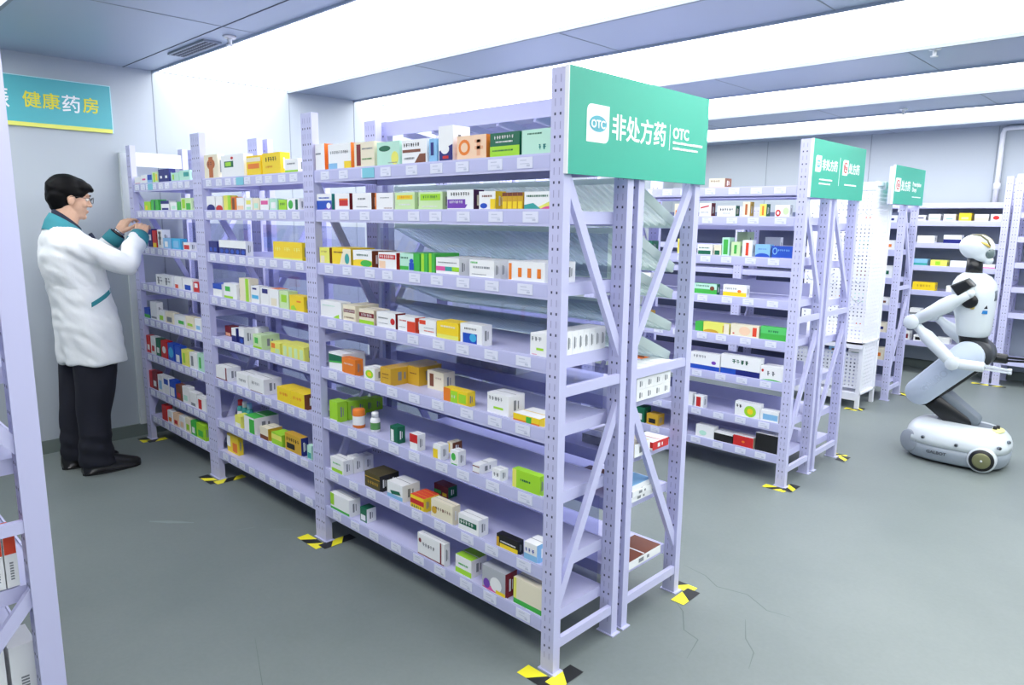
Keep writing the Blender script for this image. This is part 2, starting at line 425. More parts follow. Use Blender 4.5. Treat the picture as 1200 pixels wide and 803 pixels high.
# --- second double rack
SX, SY = -.18, 2.23
second = empty('medicine_rack', (-1.5,2.41,0), 'lilac steel rack under the second green sign, facing the viewer', 'shelving rack')
second_b = empty('medicine_rack', (-1.5,2.8,0), 'lilac steel rack hidden behind the one under the second green sign', 'shelving rack')
X2 = [(SX-.055,SX), (SX-1.49,SX-1.404), (SX-2.66,SX-2.546)]
for a, b in X2:
    frame(second, a, b, SY, 1, D, 1.94, 'down'); frame(second_b, a, b, SY+.40, 1, .40, 1.94, 'down')
for i in range(2):
    xa, xb = X2[i+1][1]+.001, X2[i][0]-.001
    for k, z in enumerate(Z):
        make_shelf(second, xa, xb, SY+.006, D-.03, 1, z, tags=9 if i == 0 else 0)
        make_shelf(second_b, xa, xb, SY+.44, .33, 1, z-.03 if k else z, tags=0, strip=False)
        if k >= 3:
            q = MB(); q.box(xa+.02, xb-.02, SY+D-.030, SY+D-.027, z+.052, z+.13, LILAC); q.build('back_panel', second)
# --- third rack, by the pegboard stand
TX, TY = -.425, 4.87
third = empty('medicine_rack', (-1.0,5.05,0), 'lilac steel rack under the smallest green sign, beyond the pegboard stand', 'shelving rack')
X3 = [(TX-.055,TX), (TX-1.49,TX-1.404), (TX-2.69,TX-2.63)]
SHADE_BACK = mat('interior_shade_panel', (92,100,124), rough=.6)  # dark tone stands in for the shaded rack interior
for a, b in X3: frame(third, a, b, TY, 1, .36, 1.65, 'down')
for i in range(2):
    for k, z in enumerate(Z[1:]): make_shelf(third, X3[i+1][1]+.001, X3[i][0]-.001, TY+.006, .32, 1, z-.02, tags=0)
    q = MB(); q.box(X3[i+1][1]+.001, X3[i][0]-.001, TY+.33, TY+.335, .1, 1.6, SHADE_BACK); q.build('back_panel', third)  # dark sheet added behind the shelves so the interior reads as shade
# --- rack along the back wall
BY = 6.30
backr = empty('medicine_rack', (-.9,BY+.18,0), 'lilac steel rack with solid back against the back wall, left of the gridded post', 'shelving rack')
GREYB = mat('rack_back_panel', (150,160,172), rough=.5)
BZ = [1.655, 1.485, 1.27, 1.045, .80, .545, .285]
for (a, b) in ((-1.92,-1.86), (-.90,-.84), (-.01,.045)): frame(backr, a, b, BY, 1, .34, 1.70 if a < -.1 else 1.94, 'down')
for (a, b) in ((-1.859,-.901), (-.839,-.011)):
    for z in BZ: make_shelf(backr, a, b, BY+.006, .32, 1, z, tags=0)
    q = MB(); q.box(a, b, BY+.33, BY+.336, .10, 1.66, GREYB); q.build('back_panel', backr)
empt = empty('medicine_rack', (.6,BY+.18,0), 'empty lilac rack with grey back at the right edge, behind the robot', 'shelving rack')
for (a, b) in ((.068,.128), (1.1,1.16)): frame(empt, a, b, BY, 1, .34, 1.96, 'down')
for z in (1.79,1.565,1.345,1.11,.885,.645,.20):
    make_shelf(empt, .129, 1.099, BY+.006, .32, 1, z, tags=0, strip=False)
q = MB(); q.box(.129, 1.099, BY+.33, BY+.336, .10, 1.9, GREYB); q.build('back_panel', empt)
# --- blurred rack at the left edge, its front faces the aisle (+Y)
fgr = empty('medicine_rack', (-1.3,-1.42,0), 'lilac rack end at the left edge of the picture, closest to the viewer', 'shelving rack')
FX = -.66
for (a, b) in ((FX-.05,FX), (FX-1.45,FX-1.40)):
    for yy, fr in (((-1.292,-1.236), -1), ((-1.66,-1.604), -1)):
        m = MB(); post_mesh(m, a, b, yy[0], yy[1], 1.94, fr); p = m.build('upright_post', fgr)
        q = MB(); q.box(a-.008, b+.012, yy[0]-.006, yy[1]+.006, 0, .004, LILAC); q.build('foot_plate', p)
    xc = b-.012
    brace(fgr, (xc,-1.264,.10), (xc,-1.632,.10)); brace(fgr, (xc,-1.264,.722), (xc,-1.632,.722)); brace(fgr, (xc,-1.264,1.40), (xc,-1.632,1.40))
    brace(fgr, (xc-.008,-1.264,.56), (xc-.008,-1.632,.10)); brace(fgr, (xc-.008,-1.264,.90), (xc-.008,-1.632,1.38))
for z in (.16,.50,.845,1.08,1.32,1.56): make_shelf(fgr, FX-1.399, FX-.051, -1.242, .36, -1, z, tags=8)

# ------------------------------------------------------------------ hazard tape round the feet
YEL = mat('hazard_yellow', (250,240,50), rough=.5); BLK = mat('hazard_black', (32,34,36), rough=.5)
def tape_arm(q, cx, cy, dx, dy, L, wd, z, ph, n=3):
    """a strip with slanting black and yellow fields"""
    px_, py_ = -dy, dx
    step = L/n
    for i in range(n):
        a0, a1 = i*step, (i+1)*step
        sl = wd*.8
        def P(t, s_): return (cx+dx*t+px_*s_, cy+dy*t+py_*s_, z)
        q.poly([P(max(0, a0-sl/2 if i else 0), -wd/2), P(a1-sl/2 if i < n-1 else L, -wd/2), P(a1+sl/2 if i < n-1 else L, wd/2), P(a0+sl/2 if i else 0, wd/2)], (YEL, BLK)[(i+ph) % 2])
def tape(cx, cy, d1, d2, label, L=.115, wd=.058, ph=0, n=3):
    q = MB()
    tape_arm(q, cx, cy, d1[0], d1[1], L, wd, .0012, ph, n); tape_arm(q, cx, cy, d2[0], d2[1], L, wd, .0022, ph+1, n)
    for i, (fv, mm) in enumerate(zip(list(q.f), q.m)):
        a, b_2, c = (Vector(q.v[j]) for j in fv[:3])
        if (b_2-a).cross(c-a).z < 0: q.f[i] = tuple(reversed(fv))
    return tag(q.build('hazard_tape', None, origin=(cx,cy,0)), label, 'floor tape', 'yellow and black tape at the rack feet')
tape(.035,-.045,(-1,0),(0,1),'yellow and black tape corner at the nearest front foot of the long rack', L=.13, ph=1, n=2)
tape(-1.37,-.045,(-1,0),(0,1),'yellow and black tape corner at the second foot of the long rack', L=.17, ph=0)
tape(-2.50,-.045,(-1,0),(0,1),'yellow and black tape corner at the third foot of the long rack', L=.17, ph=1)
tape(-3.56,-.04,(-1,0),(0,1),'yellow and black tape corner at the foot beside the left wall', L=.12, n=2)
tape(.05,.83,(-1,0),(0,-1),'yellow and black tape corner at the rear foot beside the aisle', L=.13, n=2)
tape(SX+.03,SY-.04,(-1,0),(0,1),'yellow and black tape corner at the front foot of the second rack', L=.13)
tape(SX+.05,SY+.84,(-1,0),(0,-1),'yellow and black tape at the rear foot of the second rack', L=.12)
tape(-.49,4.35,(-1,0),(0,1),'yellow tape under the front leg of the pegboard stand', L=.10)
tape(.06,BY-.06,(-1,0),(1,0),'yellow and black tape under the gridded post behind the robot', L=.14)
tape(TX+.04,TY+.40,(-1,0),(0,-1),'yellow and black tape at the rear foot of the third rack', L=.10)

# ------------------------------------------------------------------ signs
TXT = mat('sign_white', (250,252,252), rough=.5)
def lines(root, x, y, z, ws, hh, gap):
    q = MB()
    for i, w_ in enumerate(ws):
        yy = y; zz = z-i*gap
        while yy < y+w_:
            l = rnd.uniform(.012,.028) if hh > .006 else rnd.uniform(.006,.014)
            l = min(l, y+w_-yy)
            q.box(x-.0002, x+.0006, yy, yy+l, zz, zz+hh*rnd.uniform(.75,1), TXT); yy += l+.003
    return q.build('small_lettering', root)
def card(root, x, y0, y1, z0, z1, round_=.022):
    """white tag with two rounded corners, lower left and upper right cut softly"""
    q = MB(); pts = []
    def arc(cy, cz, a0, a1):
        for i in range(6):
            t = math.radians(a0+(a1-a0)*i/5); pts.append((x, cy+round_*math.cos(t), cz+round_*math.sin(t)))
    pts.append((x, y0, z0)); arc(y1-round_, z0+round_, 270, 360); pts.append((x, y1, z1)); arc(y0+round_, z1-round_, 90, 180)
    back = [(p[0]-.001, p[1], p[2]) for p in pts]
    q.poly(pts, TXT)
    for i in range(len(pts)):
        j = (i+1) % len(pts); q.poly([pts[i], back[i], back[j], pts[j]], TXT)
    return q.build('logo_card', root)
def disc(root, x, cy, cz, ry, rz, m, name):
    q = MB(); q.poly([(x, cy+ry*math.cos(2*PI*i/28), cz+rz*math.sin(2*PI*i/28)) for i in range(28)], m); return q.build(name, root)
def board(x, y0, y1, z0, z1, label):
    e = empty('shelf_sign', (x,(y0+y1)/2,z0), label, 'sign', 'green hanging rack signs')
    q = MB(); q.box(x, x+.012, y0, y1, z0, z1, BOARD); q.build('sign_board', e)
    q = MB(); q.box(x-.002, x+.0125, y0-.004, y0, z0, z1, WHITE); q.build('board_edge', e)
    return e
s1 = board(.002, .0, .80, 1.636, 1.942, 'large green sign with white OTC logo on the end of the long rack')
X = .015
card(s1, X, .083, .194, 1.735, 1.846)
disc(s1, X+.0006, .138, 1.79, .043, .024, mat('logo_blue_green', (92,178,192), rough=.5), 'logo_oval')
text('OTC', .033, plane_x(X+.001, .138, 1.778), TXT, 'logo_lettering', s1, bold=.0008, align='CENTER')
text('非处方药', .083, plane_x(X-.001, .208, 1.7585), TXT, 'lettering', s1, bold=.0014, sx=.94)
q = MB(); q.box(X-.001, X+.0006, .541, .5435, 1.742, 1.828, TXT); q.build('divider_line', s1)
text('OTC', .05, plane_x(X-.001, .562, 1.785), TXT, 'lettering', s1, bold=.0016)
lines(s1, X, .564, 1.766, (.2,.17), .0085, .019)
RED = mat('rx_red', (190,60,60), rough=.5)
def rx_card(root, x, y0, z0, w_, h_):
    card(root, x, y0, y0+w_, z0, z0+h_, .02)
    disc(root, x+.0006, y0+w_/2, z0+h_/2, w_*.36, h_*.36, RED, 'red_ring'); disc(root, x+.001, y0+w_/2, z0+h_/2, w_*.25, h_*.26, TXT, 'ring_centre')
    text('Rx', h_*.42, plane_x(x+.0014, y0+w_*.5, z0+h_*.36), RED, 'lettering', root, bold=.0006, align='CENTER')
s2 = board(SX+.002, SY+.005, SY+.80, 1.636, 1.942, 'green sign with two white logos on the second rack')
X = SX+.015
card(s2, X, 2.275, 2.352, 1.772, 1.858, .018); disc(s2, X+.0006, 2.313, 1.815, .028, .02, mat('logo_blue_green', (92,178,192)), 'logo_oval')
text('OTC', .026, plane_x(X+.001, 2.313, 1.806), TXT, 'logo_lettering', s2, bold=.0008, align='CENTER')
text('非处方药', .062, plane_x(X-.001, 2.365, 1.79), TXT, 'lettering', s2, bold=.0012, sx=.9)
q = MB(); q.box(X-.001, X+.0006, 2.62, 2.623, 1.71, 1.866, TXT); q.build('divider_line', s2)
rx_card(s2, X, 2.668, 1.772, .085, .086)
text('处方药', .062, plane_x(X-.001, 2.765, 1.79), TXT, 'lettering', s2, bold=.0012, sx=.95)
lines(s2, X, 2.337, 1.73, (.185,.16), .009, .022); lines(s2, X, 2.712, 1.716, (.19,), .009, .02)
TS = TX+.002
s3 = board(TS, 4.45, 5.25, 1.655, 1.95, 'smallest green sign with red ringed logo on the third rack')
X = TS+.013
rx_card(s3, X, 4.475, 1.75, .13, .105)
text('处方药', .085, plane_x(X-.001, 4.625, 1.768), TXT, 'lettering', s3, bold=.0014, sx=.93)
text('Prescription', .048, plane_x(X-.001, 4.92, 1.808), TXT, 'lettering', s3, bold=.001); text('Drugs', .048, plane_x(X-.001, 4.92, 1.764), TXT, 'lettering', s3, bold=.001)
lines(s3, X, 4.93, 1.716, (.24,), .009, .02)
for yy in (4.47, 5.2):
    q = MB(); q.box(TX-.03, TX+.002, yy-.012, yy+.012, 1.652, 1.94, LILAC); q.build('sign_bracket', s3)
q = MB(); q.box(TX-.03, TX-.002, 4.46, 5.22, 1.652, 1.68, LILAC); q.build('sign_bracket', s3)
# wall sign
ws = empty('wall_sign', (-3.75,-.7,2.02), 'turquoise wall sign with yellow lettering and lemon lower edge', 'sign')
TURQ = mat('turquoise_board', (84,180,188), rough=.4)
q = MB(); q.box(XL, XL+.016, -1.9, -.045, 2.042, 2.303, TURQ); q.build('sign_board', ws)
q = MB(); q.box(XL, XL+.017, -1.9, -.045, 2.018, 2.0415, mat('lemon_edge', (228,232,110), rough=.4)); q.build('lower_edge', ws)
q = MB(); q.box(XL, XL+.017, -1.9, -.045, 2.3035, 2.308, mat('pale_edge', (190,236,240), rough=.4)); q.box(XL, XL+.0165, -.0448, -.04, 2.018, 2.308, MATS['pale_edge']); q.build('board_edge', ws)
SY_ = mat('sign_yellow', (232,224,60), rough=.5); X = XL+.017
text('健', .098, plane_x(X, -.524, 2.138), SY_, 'lettering', ws, bold=.0012); text('康', .098, plane_x(X, -.424, 2.138), SY_, 'lettering', ws, bold=.0012)
text('药', .108, plane_x(X, -.322, 2.131), TXT, 'lettering', ws, bold=.0012); text('房', .098, plane_x(X, -.208, 2.138), SY_, 'lettering', ws, bold=.0012)
text('振', .12, plane_x(X, -.706, 2.125), TXT, 'lettering', ws, bold=.0012)
# ------------------------------------------------------------------ cartons
ZS = [1.697, 1.529, 1.302, 1.067, .837, .602, .362, .177]       # top of the shelf decks
FLOORS = ['top shelf', 'second shelf down', 'third shelf down', 'fourth shelf down', 'fifth shelf down', 'sixth shelf down', 'seventh shelf down', 'lowest shelf']
PLACE = {(0,0): 'near bay', (0,1): 'middle bay', (0,2): 'far bay', (1,0): 'second rack'}
def carton_mesh(w_, h_, d_, dsl, tiny=False):
    parts = dsl.split(';'); m = MB()
    body = ink(parts[0]); side = top = None
    for p in parts[1:]:
        if p[0] == 'S': side = ink(p[2:])
        if p[0] == 'T': top = ink(p[2:])
    m.box(0, w_, 0, d_, 0, h_, body, top, side)
    lay = [0]
    def Q(pts, col, face='f'):
        lay[0] += 1; e = .0004+.0002*lay[0]
        cl = [(min(max(a, 0), 1), min(max(b, 0), 1)) for a, b in pts]
        if face == 'f': m.poly([(a*w_, -e, b*h_) for a, b in cl], col)
        elif face == 's': m.poly([(w_+e, a*d_, b*h_) for a, b in cl], col)
        else: m.poly([(a*w_, b*d_, h_+e) for a, b in cl], col)
    for p in parts[1:]:
        t, rest = p.split(':') if ':' in p else (p, '')
        if t in 'ST': continue
        a = rest.split(','); col = ink(a[-1]); n = [float(v) for v in a[:-1]]
        if t == 'r': Q([(n[0],n[1]),(n[2],n[1]),(n[2],n[3]),(n[0],n[3])], col)
        elif t == 'e': Q([(n[0]+n[2]*math.cos(2*PI*i/16), n[1]+n[3]*math.sin(2*PI*i/16)) for i in range(16)], col)
        elif t == 'q': Q([(n[i], n[i+1]) for i in range(0, 8, 2)], col)
        elif t == 't':
            x = n[0]; hh = (n[3]-n[1]); gw = hh*h_/w_
            lay[0] += 1; e = .0004+.0002*lay[0]
            while x + gw*.5 < n[2]:
                g = gw*rnd.uniform(.55,.95)
                x2 = min(x+g, n[2])
                for (u0,v0,u1,v1) in ((0,.4,1,.6),(rnd.uniform(.1,.5),0,rnd.uniform(.55,.8),1),(0,.82,rnd.uniform(.6,1),1)) if hh*h_ > .007 else ((0,0,1,1),):
                    xa, xb = x+(x2-x)*u0, x+(x2-x)*u1
                    if xb <= xa: continue
                    m.poly([(xa*w_,-e,(n[1]+hh*v0)*h_),(xb*w_,-e,(n[1]+hh*v0)*h_),(xb*w_,-e,(n[1]+hh*v1)*h_),(xa*w_,-e,(n[1]+hh*v1)*h_)], col)
                x += gw*1.12
    # flap line on the lid, small print and a bar code field on the right-hand side
    gy = ink('gy')
    if h_ > .02 and d_ > .02:
        Q([(.02,.46),(.98,.46),(.98,.5),(.02,.5)], gy if parts[0] in ('w','cr','pg','mg') and not top else body, 't')
        Q([(.3,.25),(.45,.25),(.45,.75),(.3,.75)], gy if not side or side is ink('w') else ink('w'), 's')
        Q([(.55,.3),(.62,.3),(.62,.7),(.55,.7)], gy if not side or side is ink('w') else ink('w'), 's')
    return m.mesh('medicine_box')
ORD = ['', 'second', 'third', 'fourth', 'fifth', 'sixth', 'seventh', 'eighth', 'ninth', 'tenth', 'eleventh', 'twelfth']
